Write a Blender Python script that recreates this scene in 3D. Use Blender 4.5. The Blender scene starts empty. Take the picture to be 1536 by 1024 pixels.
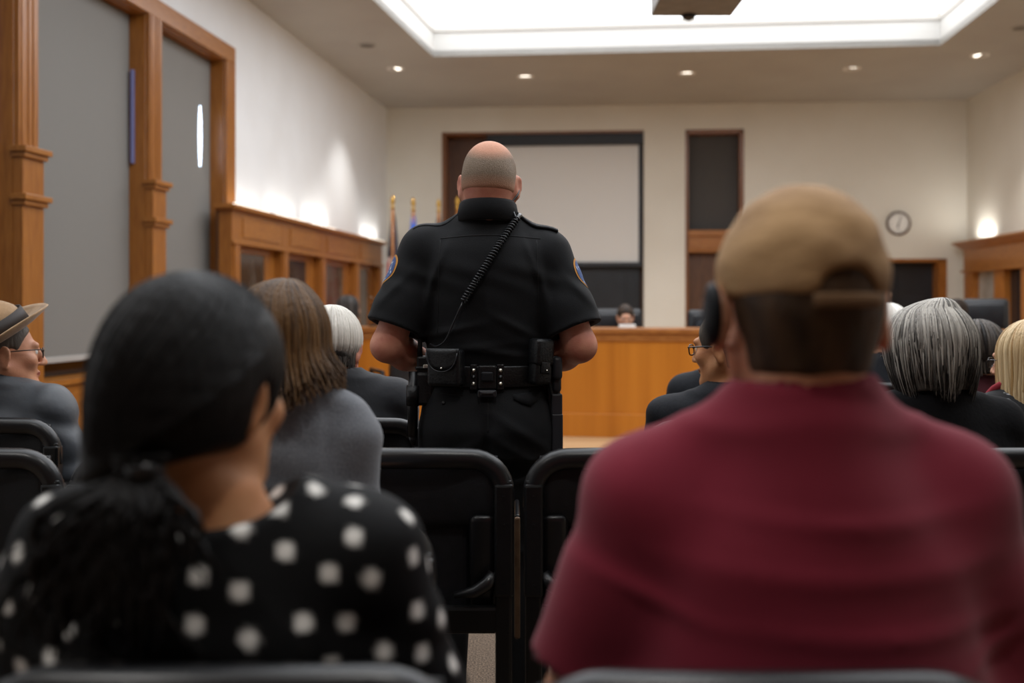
import bpy, bmesh, math, random
import numpy as np
from mathutils import Vector, Matrix
from mathutils.bvhtree import BVHTree

random.seed(7)
rng = np.random.default_rng(7)
SC = bpy.context.scene
COL = SC.collection
PI = math.pi
F, CX, CY, EYE = 1493.33, 768.0, 460.0, 1.22     # focal length (px), optical axis, eye height


def at(px, py, Y):
    return Vector(((px - CX) / F * Y, Y, EYE - (py - CY) / F * Y))


def rad(*a):
    return [math.radians(v) for v in a]


# ------------------------------------------------------------------ objects
def tag(o, label=None, cat=None, group=None, kind=None):
    if label: o['label'] = label
    if cat: o['category'] = cat
    if group: o['group'] = group
    if kind: o['kind'] = kind
    return o


def thing(name, label, cat, loc=(0, 0, 0), rz=0.0, group=None):
    o = bpy.data.objects.new(name, None)
    o.empty_display_size = .1
    COL.objects.link(o)
    o.location = loc
    o.rotation_euler = (0, 0, rz)
    return tag(o, label, cat, group)


def mkobj(name, V, Fc, mats, parent=None, smooth=True, attrs=None, fm=None, M=None):
    me = bpy.data.meshes.new(name)
    V = np.asarray(V, dtype=np.float64)
    if isinstance(Fc, np.ndarray):
        Fc = Fc.tolist()
    me.from_pydata(V.tolist(), [], Fc)
    if not isinstance(mats, (list, tuple)): mats = [mats]
    for m in mats: me.materials.append(m)
    if fm is not None: me.polygons.foreach_set('material_index', np.asarray(fm, dtype=np.int32))
    if smooth: me.polygons.foreach_set('use_smooth', np.ones(len(me.polygons), dtype=bool))
    for k, a in (attrs or {}).items():
        at_ = me.attributes.new(k, 'FLOAT', 'POINT')
        at_.data.foreach_set('value', np.asarray(a, dtype=np.float32))
    me.update()
    o = bpy.data.objects.new(name, me)
    COL.objects.link(o)
    if parent is not None: o.parent = parent
    if M is not None: o.matrix_local = M
    return o


def dup(root, loc, rz, label=None, group=None):
    def cp(o, parent):
        c = o.copy()
        COL.objects.link(c)
        c.parent = parent
        for ch in list(o.children): cp(ch, c)
        return c
    r = cp(root, None)
    r.location = loc
    r.rotation_euler = (0, 0, rz)
    if label: r['label'] = label
    if group: r['group'] = group
    return r


# ------------------------------------------------------------------ mesh builder
class MB:
    def __init__(s):
        s.V = []; s.F = []; s.m = []; s.cur = 0

    def add(s, V, Fs):
        b = len(s.V)
        s.V += [tuple(v) for v in V]
        s.F += [tuple(i + b for i in f) for f in Fs]
        s.m += [s.cur] * len(Fs)
        return s

    def hexa(s, p):   # p: 8 points, bottom 4 ccw then top 4
        return s.add(p, [(3, 2, 1, 0), (4, 5, 6, 7), (0, 1, 5, 4), (1, 2, 6, 5), (2, 3, 7, 6), (3, 0, 4, 7)])

    def box(s, lo, hi, M=None):
        (x0, y0, z0), (x1, y1, z1) = lo, hi
        p = [(x0, y0, z0), (x1, y0, z0), (x1, y1, z0), (x0, y1, z0), (x0, y0, z1), (x1, y0, z1), (x1, y1, z1), (x0, y1, z1)]
        if M is not None: p = [M @ Vector(q) for q in p]
        return s.hexa(p)

    def rbox(s, lo, hi, r=.01, seg=2, M=None, taper=None):
        bm = bmesh.new()
        bmesh.ops.create_cube(bm, size=1)
        c = [(a + b) / 2 for a, b in zip(lo, hi)]; d = [b - a for a, b in zip(lo, hi)]
        for v in bm.verts:
            v.co = Vector([c[i] + v.co[i] * d[i] for i in range(3)])
        bmesh.ops.bevel(bm, geom=bm.edges[:], offset=min(r, min(d) * .49), segments=seg, affect='EDGES', profile=.5)
        if taper: 
            for v in bm.verts: v.co = taper(v.co)
        if M is not None: bmesh.ops.transform(bm, matrix=M, verts=bm.verts)
        bm.verts.index_update()
        s.add([v.co for v in bm.verts], [[v.index for v in f.verts] for f in bm.faces])
        bm.free()
        return s

    def tube(s, pts, r, n=8, closed=False, sx=1.0, up=None, caps=True):
        pts = [Vector(p) for p in pts]; N = len(pts)
        rr = r if isinstance(r, (list, tuple)) else [r] * N
        V = []; prev = None
        for i, p in enumerate(pts):
            a = pts[(i - 1) % N] if (closed or i > 0) else p
            b = pts[(i + 1) % N] if (closed or i < N - 1) else p
            t = (b - a).normalized()
            if prev is None:
                ref = Vector(up) if up else (Vector((0, 0, 1)) if abs(t.z) < .9 else Vector((0, 1, 0)))
                u = (ref - t * ref.dot(t)).normalized()
            else:
                u = (prev - t * prev.dot(t)).normalized()
            prev = u
            w = t.cross(u)
            for k in range(n):
                an = 2 * PI * k / n
                V.append(p + (u * math.cos(an) * sx + w * math.sin(an)) * rr[i])
        Fs = []
        for i in range(N if closed else N - 1):
            j = (i + 1) % N
            for k in range(n):
                k2 = (k + 1) % n
                Fs.append((i * n + k, i * n + k2, j * n + k2, j * n + k))
        if caps and not closed:
            Fs.append(tuple(range(n))[::-1]); Fs.append(tuple((N - 1) * n + k for k in range(n)))
        return s.add(V, Fs)

    def lathe(s, prof, n=24, c=(0, 0, 0), M=None, sx=1, sy=1):
        V = []; Fs = []
        for (r, z) in prof:
            for k in range(n):
                a = 2 * PI * k / n
                p = Vector((c[0] + r * sx * math.cos(a), c[1] + r * sy * math.sin(a), c[2] + z))
                V.append(M @ p if M is not None else p)
        for i in range(len(prof) - 1):
            for k in range(n):
                k2 = (k + 1) % n
                Fs.append((i * n + k, i * n + k2, (i + 1) * n + k2, (i + 1) * n + k))
        Fs.append(tuple(range(n))[::-1]); Fs.append(tuple((len(prof) - 1) * n + k for k in range(n)))
        return s.add(V, Fs)

    def build(s, name, mats, parent=None, smooth=False, bevel=0, M=None, sub=0):
        o = mkobj(name, s.V, s.F, mats, parent, smooth, fm=s.m, M=M)
        if bevel:
            b = o.modifiers.new('Bevel', 'BEVEL'); b.width = bevel; b.segments = 2; b.limit_method = 'ANGLE'
        if sub:
            b = o.modifiers.new('Sub', 'SUBSURF'); b.levels = sub; b.render_levels = sub
        return o


def spline(pts, n):
    P = [Vector(p) for p in pts]; out = []
    for i in range(len(P) - 1):
        p0 = P[max(i - 1, 0)]; p1 = P[i]; p2 = P[i + 1]; p3 = P[min(i + 2, len(P) - 1)]
        for k in range(n):
            t = k / n
            out.append(.5 * ((2 * p1) + (p2 - p0) * t + (2 * p0 - 5 * p1 + 4 * p2 - p3) * t * t + (3 * p1 - p0 - 3 * p2 + p3) * t ** 3))
    out.append(P[-1])
    return out


# ------------------------------------------------------------------ implicit surfaces -> one continuous mesh
class G:
    def __init__(s, lo, hi, h):
        s.h = h; s.lo = np.array(lo, float)
        s.n = [int(math.ceil((hi[i] - lo[i]) / h)) + 1 for i in range(3)]
        s.ax = [s.lo[i] + h * np.arange(s.n[i]) for i in range(3)]
        s.D = np.full(s.n, 9., np.float32)

    def grid(s, lo=None, hi=None):
        sl = []
        for i in range(3):
            a = 0 if lo is None else max(0, int(math.floor((lo[i] - s.lo[i]) / s.h)))
            b = s.n[i] if hi is None else min(s.n[i], int(math.ceil((hi[i] - s.lo[i]) / s.h)) + 1)
            if b <= a: return None, None
            sl.append(slice(a, b))
        X = s.ax[0][sl[0]][:, None, None]; Y = s.ax[1][sl[1]][None, :, None]; Z = s.ax[2][sl[2]][None, None, :]
        return tuple(sl), (X, Y, Z)

    def put(s, sl, d, k, op='u'):
        cur = s.D[sl]; d = d.astype(np.float32); k = max(k, 1e-5)
        if op == 'u':
            hh = np.clip(.5 + .5 * (cur - d) / k, 0, 1)
            s.D[sl] = cur * (1 - hh) + d * hh - k * hh * (1 - hh)
        else:         # subtract
            hh = np.clip(.5 - .5 * (cur + d) / k, 0, 1)
            s.D[sl] = cur * (1 - hh) - d * hh + k * hh * (1 - hh)

    def cone(s, a, b, ra, rb, k=.02, n=None, q=1., op='u'):
        a = np.array(a, float); b = np.array(b, float)
        pad = max(ra, rb) * max(1, q) + k + 3 * s.h
        sl, g = s.grid(np.minimum(a, b) - pad, np.maximum(a, b) + pad)
        if sl is None: return s
        X, Y, Z = g; ba = b - a; L = max(ba @ ba, 1e-9)
        t = np.clip(((X - a[0]) * ba[0] + (Y - a[1]) * ba[1] + (Z - a[2]) * ba[2]) / L, 0, 1)
        vx = X - a[0] - t * ba[0]; vy = Y - a[1] - t * ba[1]; vz = Z - a[2] - t * ba[2]
        if n is not None:
            n = np.array(n, float); n /= np.linalg.norm(n)
            dn = (vx * n[0] + vy * n[1] + vz * n[2]) * (1 / q - 1)
            vx = vx + n[0] * dn; vy = vy + n[1] * dn; vz = vz + n[2] * dn
        d = np.sqrt(vx * vx + vy * vy + vz * vz) - (ra + (rb - ra) * t)
        s.put(sl, d, k, op)
        return s

    def chain(s, pts, rr, k=.02, n=None, q=1.):
        for i in range(len(pts) - 1): s.cone(pts[i], pts[i + 1], rr[i], rr[i + 1], k, n, q)
        return s

    def ell(s, c, r, k=.02, R=None, op='u'):
        c = np.array(c, float); r = np.array(r, float)
        pad = (r.max() if R is not None else r) + k + 3 * s.h
        sl, g = s.grid(c - pad, c + pad)
        if sl is None: return s
        X, Y, Z = g; dx = X - c[0]; dy = Y - c[1]; dz = Z - c[2]
        if R is not None:
            R = np.array(R)
            dx, dy, dz = (dx * R[0][0] + dy * R[1][0] + dz * R[2][0], dx * R[0][1] + dy * R[1][1] + dz * R[2][1],
                          dx * R[0][2] + dy * R[1][2] + dz * R[2][2])
        k0 = np.sqrt((dx / r[0]) ** 2 + (dy / r[1]) ** 2 + (dz / r[2]) ** 2)
        k1 = np.sqrt((dx / r[0] ** 2) ** 2 + (dy / r[1] ** 2) ** 2 + (dz / r[2] ** 2) ** 2) + 1e-6
        s.put(sl, k0 * (k0 - 1) / k1, k, op)
        return s

    def box(s, c, hf, r=.01, k=.005, R=None, op='u'):
        c = np.array(c, float); hf = np.array(hf, float)
        pad = np.linalg.norm(hf) + k + 3 * s.h
        sl, g = s.grid(c - pad, c + pad)
        if sl is None: return s
        X, Y, Z = g; dx = X - c[0]; dy = Y - c[1]; dz = Z - c[2]
        if R is not None:
            R = np.array(R)
            dx, dy, dz = (dx * R[0][0] + dy * R[1][0] + dz * R[2][0], dx * R[0][1] + dy * R[1][1] + dz * R[2][1],
                          dx * R[0][2] + dy * R[1][2] + dz * R[2][2])
        qx = np.abs(dx) - hf[0] + r; qy = np.abs(dy) - hf[1] + r; qz = np.abs(dz) - hf[2] + r
        d = np.sqrt(np.maximum(qx, 0) ** 2 + np.maximum(qy, 0) ** 2 + np.maximum(qz, 0) ** 2) + np.minimum(np.maximum(qx, np.maximum(qy, qz)), 0) - r
        s.put(sl, d, k, op)
        return s

    def loft(s, rings, k=.02, p=2.3, op='u'):     # rings: (z, xc, yc, a, b)
        rg = np.array(rings, float); rg = rg[np.argsort(rg[:, 0])]
        sl, g = s.grid((-9, -9, rg[0, 0] - .04), (9, 9, rg[-1, 0] + .04))
        X, Y, Z = g; zz = Z.ravel()
        zf = np.linspace(rg[0, 0], rg[-1, 0], 200)
        par = []
        ker = np.hanning(27); ker /= ker.sum()
        for i in range(1, 5):
            v = np.interp(zf, rg[:, 0], rg[:, i])
            v = np.convolve(np.pad(v, 13, mode='edge'), ker, 'valid')
            par.append(np.interp(zz, zf, v)[None, None, :])
        xc, yc, a, b = par
        d = ((np.abs((X - xc) / a) ** p + np.abs((Y - yc) / b) ** p) ** (1 / p) - 1) * np.minimum(a, b)
        d = np.maximum(d, np.maximum(rg[0, 0] - Z, Z - rg[-1, 0]))
        s.put(sl, d, k, op)
        return s

    def disp(s, fn):
        sl, g = s.grid()
        m = np.abs(s.D) < .06
        d = fn(*g)
        s.D = np.where(m, s.D + np.broadcast_to(d, s.D.shape), s.D).astype(np.float32)
        return s

    def mesh(s, smooth=2):
        D = s.D.copy()
        for i in range(3):      # keep the border outside
            ix = [slice(None)] * 3
            ix[i] = 0; D[tuple(ix)] = np.maximum(D[tuple(ix)], 1e-3)
            ix[i] = -1; D[tuple(ix)] = np.maximum(D[tuple(ix)], 1e-3)
        S = D < 0
        n = D.shape
        c = [S[i:n[0] - 1 + i, j:n[1] - 1 + j, k:n[2] - 1 + k] for i in (0, 1) for j in (0, 1) for k in (0, 1)]
        allv = c[0].copy(); anyv = c[0].copy()
        for q in c[1:]: allv &= q; anyv |= q
        act = anyv & ~allv
        I = np.argwhere(act)
        idx = np.full(act.shape, -1, np.int64); idx[act] = np.arange(len(I))
        pos = np.zeros((len(I), 3)); cnt = np.zeros(len(I))
        cor = [np.array((i, j, k)) for i in (0, 1) for j in (0, 1) for k in (0, 1)]
        val = [D[tuple((I + q).T)] for q in cor]
        for a in range(8):
            for b in range(a + 1, 8):
                if np.abs(cor[a] - cor[b]).sum() != 1: continue
                m = (val[a] < 0) != (val[b] < 0)
                t = np.where(m, val[a] / np.where(m, val[a] - val[b], 1), 0)
                pos += np.where(m[:, None], cor[a] + t[:, None] * (cor[b] - cor[a]), 0); cnt += m
        V = s.lo + s.h * (I + pos / np.maximum(cnt, 1)[:, None])
        Fs = []
        for ax in range(3):
            o1, o2 = [(1, 2), (2, 0), (0, 1)][ax]
            sa = [slice(None)] * 3; sb = [slice(None)] * 3
            sa[ax] = slice(0, n[ax] - 1); sb[ax] = slice(1, n[ax])
            A = S[tuple(sa)]; B = S[tuple(sb)]
            E = np.argwhere(A != B)
            ok = (E[:, o1] > 0) & (E[:, o2] > 0) & (E[:, o1] < n[o1] - 1) & (E[:, o2] < n[o2] - 1)
            E = E[ok]; flip = A[tuple(E.T)]
            e1 = np.zeros(3, int); e1[o1] = 1; e2 = np.zeros(3, int); e2[o2] = 1
            q = [idx[tuple((E - e1 - e2).T)], idx[tuple((E - e2).T)], idx[tuple(E.T)], idx[tuple((E - e1).T)]]
            Q = np.stack(q, 1)
            Q[~flip] = Q[~flip][:, ::-1]
            Fs.append(Q)
        Fq = np.concatenate(Fs)
        Fq = Fq[(Fq >= 0).all(1)]
        for _ in range(smooth):
            acc = np.zeros_like(V); c2 = np.zeros(len(V))
            for a in range(4):
                i, j = Fq[:, a], Fq[:, (a + 1) % 4]
                np.add.at(acc, i, V[j]); np.add.at(c2, i, 1)
                np.add.at(acc, j, V[i]); np.add.at(c2, j, 1)
            V = V * .45 + .55 * acc / np.maximum(c2, 1)[:, None]
        return V, Fq


# ------------------------------------------------------------------ materials
def hexc(h):
    h = h.lstrip('#')
    return tuple((lambda c: c / 12.92 if c <= .04045 else ((c + .055) / 1.055) ** 2.4)(int(h[i:i + 2], 16) / 255) for i in (0, 2, 4)) + (1,)


def pm(name, c1, c2=None, scale=20, stretch=(1, 1, 1), rough=.6, metal=0, bump=0, bscale=None, bstretch=None, sheen=0, detail=4,
       spec=.5, emit=0, attr=None, c3=None, lo=.35, hi=.65, coat=0, sss=0):
    m = bpy.data.materials.new(name); m.use_nodes = True
    nt = m.node_tree; N = nt.nodes; L = nt.links
    b = N['Principled BSDF']
    b.inputs['Roughness'].default_value = rough; b.inputs['Metallic'].default_value = metal
    b.inputs['Specular IOR Level'].default_value = spec
    if sheen: b.inputs['Sheen Weight'].default_value = sheen
    if coat: b.inputs['Coat Weight'].default_value = coat; b.inputs['Coat Roughness'].default_value = .15
    if sss: b.inputs['Subsurface Weight'].default_value = sss; b.inputs['Subsurface Radius'].default_value = (.02, .008, .004)
    col = hexc(c1)
    b.inputs['Base Color'].default_value = col
    tc = N.new('ShaderNodeTexCoord')

    def noise(sc, st, det):
        mp = N.new('ShaderNodeMapping'); mp.inputs['Scale'].default_value = st
        L.new(tc.outputs['Object'], mp.inputs['Vector'])
        nz = N.new('ShaderNodeTexNoise'); nz.inputs['Scale'].default_value = sc; nz.inputs['Detail'].default_value = det
        L.new(mp.outputs['Vector'], nz.inputs['Vector'])
        return nz
    out = None
    if c2:
        nz = noise(scale, stretch, detail)
        rp = N.new('ShaderNodeValToRGB')
        rp.color_ramp.elements[0].position = lo; rp.color_ramp.elements[1].position = hi
        rp.color_ramp.elements[0].color = col; rp.color_ramp.elements[1].color = hexc(c2)
        L.new(nz.outputs['Fac'], rp.inputs['Fac']); out = rp.outputs['Color']
    if attr:
        an = N.new('ShaderNodeAttribute'); an.attribute_name = attr
        mx = N.new('ShaderNodeMix'); mx.data_type = 'RGBA'
        L.new(an.outputs['Fac'], mx.inputs[0])
        if out is not None: L.new(out, mx.inputs[6])
        else: mx.inputs[6].default_value = col
        mx.inputs[7].default_value = hexc(c3); out = mx.outputs[2]
    if out is not None: L.new(out, b.inputs['Base Color'])
    if bump:
        nz = noise(bscale or scale, bstretch or stretch, 3)
        bp = N.new('ShaderNodeBump'); bp.inputs['Strength'].default_value = min(bump, 1); bp.inputs['Distance'].default_value = .004 * max(1, bump)
        L.new(nz.outputs['Fac'], bp.inputs['Height']); L.new(bp.outputs['Normal'], b.inputs['Normal'])
    if emit:
        b.inputs['Emission Color'].default_value = col; b.inputs['Emission Strength'].default_value = emit
    return m


WOODX = dict(scale=9, rough=.38, bump=.05, lo=.3, hi=.7, coat=.15)
M = {}
M['wall'] = pm('wall paint', '#e4e6e8', '#dfe0e1', 1.5, rough=.75, bump=.05, bscale=120)
M['wall2'] = pm('back wall paint', '#dad6cb', '#d5d0c4', 1.2, rough=.75, bump=.05, bscale=120)
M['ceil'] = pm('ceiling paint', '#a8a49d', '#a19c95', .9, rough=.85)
M['white'] = pm('white coffer paint', '#d3d2ce', rough=.7)
M['wood_v'] = pm('wood grain upright', '#a3682a', '#844d1a', stretch=(9, 9, .55), **WOODX)
M['wood_h'] = pm('wood grain lengthwise', '#a56b2c', '#87501c', stretch=(7, .5, 9), **WOODX)
M['wood_x'] = pm('wood grain crosswise', '#a56b2c', '#87501c', stretch=(.5, 7, 9), **WOODX)
M['wood_md'] = pm('mid brown wood frame', '#7d4c22', '#6a3f1a', stretch=(9, 9, .55), **WOODX)  # mid brown, between the plain and the dark wood
M['wood_dk'] = pm('dark wood', '#5d3a1e', '#472a14', stretch=(8, 8, .5), scale=8, rough=.45)
M['dais'] = pm('dais veneer', '#c87d22', '#b06814', stretch=(3.2, 3.2, .12), scale=2.2, rough=.4, lo=.3, hi=.7, coat=.1)
M['dais_top'] = pm('dais top', '#a86c33', '#8f5624', stretch=(.6, 6, 6), scale=8, rough=.35)
M['shade'] = pm('window shade cloth', '#7d7b77', '#767470', 300, rough=.9, bump=.1, bscale=500)
M['shade_bar'] = pm('shade hem bar', '#a8a6a2', rough=.5)
M['shade_dk'] = pm('dark shade cloth', '#494643', '#413e3c', 200, rough=.8)
M['black'] = pm('black plastic', '#090a0b', '#0e0f11', 6, spec=.35, rough=.36, bump=.15, bscale=260)
M['black_r'] = pm('black rail plastic', '#111113', rough=.33)
M['black_seat'] = pm('black upholstery', '#0c0d10', '#111216', 30, spec=.3, rough=.55, bump=.25, bscale=320)
M['black_m'] = pm('black steel', '#0d0d0e', rough=.4, metal=.3)
M['blacksat'] = pm('black satin frame', '#1a1c21', rough=.5)
M['glassdark'] = pm('dark window glass', '#1b1d21', rough=.08, spec=.6)
M['screen'] = pm('projection screen', '#d8d7d4', rough=.85)
M['board'] = pm('black board', '#1b1d20', '#232529', 3, rough=.35)
M['steel'] = pm('nickel', '#c9c4b8', rough=.25, metal=1)
M['gold'] = pm('brass finial', '#c59a4a', rough=.3, metal=1)
M['lens'] = pm('dark lens', '#0a0a0c', rough=.1)
M['projector'] = pm('grey projector shell', '#77716a', '#6c665f', 8, rough=.55)
M['leather'] = pm('black leather', '#0b0c0e', '#101113', 40, spec=.4, rough=.4, bump=.35, bscale=160)
M['leather_dk'] = pm('black executive leather', '#17181c', '#1e2024', 12, rough=.4, bump=.2, bscale=60)
M['paper'] = pm('paper', '#d9d9d6', rough=.8)
M['clock'] = pm('clock face', '#e4e3de', rough=.5)
M['clock_rim'] = pm('clock rim', '#5a4536', rough=.4)
M['carpet'] = pm('speckled carpet', '#43362b', '#7f6b58', 160, rough=.95, bump=.8, bscale=220, lo=.38, hi=.62)
M['tanfloor'] = pm('tan floor', '#c3a078', '#b8946b', 3, stretch=(.3, 3, 1), rough=.4)
M['lamp'] = pm('lamp glow', '#fff4e2', emit=3.5, rough=.5)
M['lumin'] = pm('luminous ceiling panel', '#f4f9ff', emit=3.0, rough=.6)
M['slot'] = pm('painted streak glow', '#666a92', emit=.12, rough=.5)  # glow stands in for light falling on the jambs
M['glow_white'] = pm('bright painted streak glow', '#d6e8ff', emit=5.0, rough=.5)  # glow stands in for a bright streak of light on the shade
M['trimring'] = pm('white trim ring', '#dedbd5', rough=.5)
M['eye'] = pm('eye white', '#d8d2cc', rough=.2)
M['iris'] = pm('iris', '#2c1c12', rough=.2)


def skinmat(name, c, c2, lip):
    return [pm(name, c, c2, 18, rough=.5, bump=.12, bscale=220, sss=.06, lo=.3, hi=.7), M['eye'], M['iris'], pm(name + ' lips', lip, rough=.45)]


SK = {
    'ruddy': skinmat('ruddy skin', '#d79a80', '#bf705c', '#a8554a'),
    'fair': skinmat('fair skin', '#d39a78', '#c07f60', '#ab5d50'),
    'tan': skinmat('tan skin', '#cc9468', '#b87a50', '#8f4c3c'),
    'pale': skinmat('pale skin', '#d8a78a', '#c78f72', '#b5685c'),
}
# ================================================================== people
def headmat(x, y, z, yaw=0, nod=0, roll=0, s=1.0):
    a, b, c = rad(yaw, nod, roll)
    return Matrix.Translation((x, y, z)) @ Matrix.Rotation(a, 4, 'Z') @ Matrix.Rotation(-b, 4, 'X') @ Matrix.Rotation(c, 4, 'Y') @ Matrix.Scale(s, 4)


def head_sdf(g, m, fem=False, ears=True, eo=0.):
    s = m.to_scale()[0]
    R = m.to_3x3().normalized(); R = [[R[i][j] for j in range(3)] for i in range(3)]
    P = lambda *p: tuple(m @ Vector(p))
    E = lambda c, r, k=.02, op='u', R2=None: g.ell(P(*c), [v * s for v in r], k * s, R2 or R, op)
    C = lambda a, b, ra, rb, k=.02, op='u': g.cone(P(*a), P(*b), ra * s, rb * s, k * s, op=op)
    E((0, -.012, .035), (.076, .096, .088))
    E((0, .03, -.03), (.064, .064, .085), .03)
    E((0, -.045, -.005), (.066, .058, .06), .03)
    jw = .055 if fem else .06
    for q in (-1, 1):
        C((q * jw, .0, -.045), (q * .02, .07, -.098), .017, .018, .03)
        E((q * .042, .068, -.022), (.024, .022, .022), .02)
    E((0, .078, -.1), (.024, .02, .018), .02)
    C((-.036, .087, .026), (.036, .087, .026), .0125, .0125, .015)
    for q in (-1, 1):
        E((q * .032, .1, .006), (.018, .014, .011), .012, 'sub')
        E((q * .032, .082, .006), (.014, .014, .012), .003)
    C((0, .096, .014), (0, .115, -.028), .008, .012, .01)
    for q in (-1, 1): E((q * .012, .104, -.032), (.008, .01, .007), .006)
    E((0, .094, -.058), (.023, .009, .0055), .006)
    E((0, .093, -.068), (.02, .009, .006), .006)
    if ears:
        for q in (-1, 1):
            mm = m @ Matrix.Translation((q * (.083 + eo), -.010, -.004)) @ Matrix.Rotation(q * -.6, 4, 'Z') @ Matrix.Rotation(-.18, 4, 'X')
            RR = mm.to_3x3().normalized(); RR = [[RR[i][j] for j in range(3)] for i in range(3)]
            g.ell(tuple(mm @ Vector((0, 0, 0))), (.0085 * s, .021 * s, .034 * s), .006 * s, RR)
            g.ell(tuple(mm @ Vector((q * .008, .004, .004))), (.006 * s, .012 * s, .02 * s), .003 * s, RR, 'sub')
            g.ell(tuple(mm @ Vector((0, .004, -.03))), (.0075 * s, .011 * s, .012 * s), .006 * s, RR)


def head_mats(V, Fc, m):
    mi = m.inverted()
    A = np.array(mi)[:3, :3]; t = np.array(mi)[:3, 3]
    Q = (V[Fc].mean(1)) @ A.T + t
    fm = np.zeros(len(Fc), int)
    for q in (-1, 1):
        d = Q - np.array((q * .032, .082, .006))
        e = (np.linalg.norm(d / np.array((.0145, .0145, .009)), axis=1) < 1.06) & (d[:, 1] > .003)
        fm[e] = 1
        fm[e & (np.hypot(d[:, 0], d[:, 2]) < .0058)] = 2
    lp = (np.abs(Q[:, 0]) < .022) & (np.abs(Q[:, 2] + .063) < .0095 - Q[:, 0] ** 2 * 14) & (Q[:, 1] > .088)
    fm[lp] = 3
    return fm


def hand(g, w, d, n, side, s=1.0, curl=.5):
    """wrist point, direction of the fingers, direction the back of the hand faces, thumb side (+1/-1)"""
    w = Vector(w); d = Vector(d).normalized(); n = Vector(n); n = (n - d * n.dot(d)).normalized(); x = d.cross(n) * side
    pt = lambda a, b, c: tuple(w + (x * a + d * b + n * c) * s)
    for k, a in enumerate((-.03, -.011, .009, .028)):
        g.cone(pt(a * .55, .01, 0), pt(a, .085, .004), .014 * s, .0115 * s, .012)
    for k, (a, ln) in enumerate(zip((-.031, -.0105, .0105, .031), (.058, .075, .08, .07))):
        p0 = (a, .085, .004); c1 = curl * .5; c2 = curl * 1.4
        p1 = (a * 1.05, .085 + ln * .5 * math.cos(c1), .004 - ln * .5 * math.sin(c1))
        p2 = (a * 1.05, p1[1] + ln * .5 * math.cos(c2), p1[2] - ln * .5 * math.sin(c2))
        g.cone(pt(*p0), pt(*p1), .0098 * s, .009 * s, .004); g.cone(pt(*p1), pt(*p2), .009 * s, .0075 * s, .002)
    g.cone(pt(.022, .02, -.004), pt(.048, .055, -.014), .0135 * s, .011 * s, .01)
    g.cone(pt(.048, .055, -.014), pt(.056, .088, -.018), .0105 * s, .0085 * s, .003)


def near(V, tree=None, c=None): pass


def poisson(V, dmin, seed=3, jitter=.0):
    r = np.random.default_rng(seed); order = r.permutation(len(V)); cells = {}; out = []
    for i in order:
        p = V[i]; k = tuple((p // dmin).astype(int)); ok = True
        for a in (-1, 0, 1):
            for b in (-1, 0, 1):
                for c in (-1, 0, 1):
                    for q in cells.get((k[0] + a, k[1] + b, k[2] + c), ()):
                        if ((p - q) ** 2).sum() < dmin * dmin: ok = False; break
                    if not ok: break
                if not ok: break
            if not ok: break
        if ok: cells.setdefault(k, []).append(p); out.append(p)
    return np.array(out)


def locks(n, c, rx, ry, rz, endz, az=(-180, 180), th0=8, r0=.006, seed=1, hang=.3, flare=0., crown=(0, 0), wob=.006, thend=100, seg=12, flat=.6, tipr=.25, ezj=.02):
    """tapered strands that start at the crown, follow the skull and hang down to endz(azimuth); azimuth 0 = back of head"""
    r = np.random.default_rng(seed); V = []; Fc = []; T = []
    for i in range(n):
        a0 = math.radians(r.uniform(*az)); out = 1 + r.uniform(-.03, .05)
        ez = endz(math.degrees(a0)) + r.uniform(-ezj, ezj)
        pts = []
        ph = r.uniform(0, 6.28); wv = r.uniform(.3, 1) * wob
        t0 = r.uniform(.5, 1.6) * th0; 
        tz = thend
        nn = seg
        for j in range(nn):
            th = math.radians(t0 + (tz - t0) * j / (nn - 1)); bl = min(1, j / (nn * .35))
            x = c[0] + rx * out * math.sin(th) * math.sin(a0) + crown[0] * (1 - bl)
            y = c[1] - ry * out * math.sin(th) * math.cos(a0) + crown[1] * (1 - bl)
            z = c[2] + rz * out * math.cos(th)
            pts.append([x, y, z])
        x, y, z = pts[-1]; 
        if ez < z:
            m_ = max(3, int((z - ez) / .02)); 
            for j in range(1, m_ + 1):
                f = j / m_
                k = 1 + flare * f * f
                pts.append([c[0] + (x - c[0]) * k, c[1] + (y - c[1]) * (1 + flare * f * f), z + (ez - z) * f])
        else:
            pts = [p for p in pts if p[2] > ez]
            if len(pts) < 4: continue
        pts = np.array(pts); L = len(pts)
        w = np.sin(np.linspace(0, 5, L) + ph) * wv * np.linspace(.2, 1, L)
        pts[:, 0] += w * math.cos(a0); pts[:, 1] += w * math.sin(a0)
        tone = np.clip(r.normal(.5, .28), 0, 1)
        b = len(V); 
        for j in range(L):
            tg = pts[min(j + 1, L - 1)] - pts[max(j - 1, 0)]; tg /= np.linalg.norm(tg) + 1e-9
            on = np.array([math.sin(a0), -math.cos(a0), .35 if j < nn * .6 else 0.]); on -= tg * (on @ tg); on /= np.linalg.norm(on) + 1e-9
            sd = np.cross(tg, on)
            f = j / (L - 1); rr = r0 * (.55 + .6 * min(1, f * 4)) * (1 if f < .7 else 1 - (1 - tipr) * (f - .7) / .3)
            for k in range(5):
                an = 2 * PI * k / 5
                V.append(pts[j] + sd * (rr * math.cos(an)) + on * (rr * flat * math.sin(an))); T.append(tone)
        for j in range(L - 1):
            for k in range(5):
                k2 = (k + 1) % 5
                Fc.append((b + j * 5 + k, b + j * 5 + k2, b + (j + 1) * 5 + k2, b + (j + 1) * 5 + k))
    return np.array(V), Fc, np.array(T)


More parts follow.
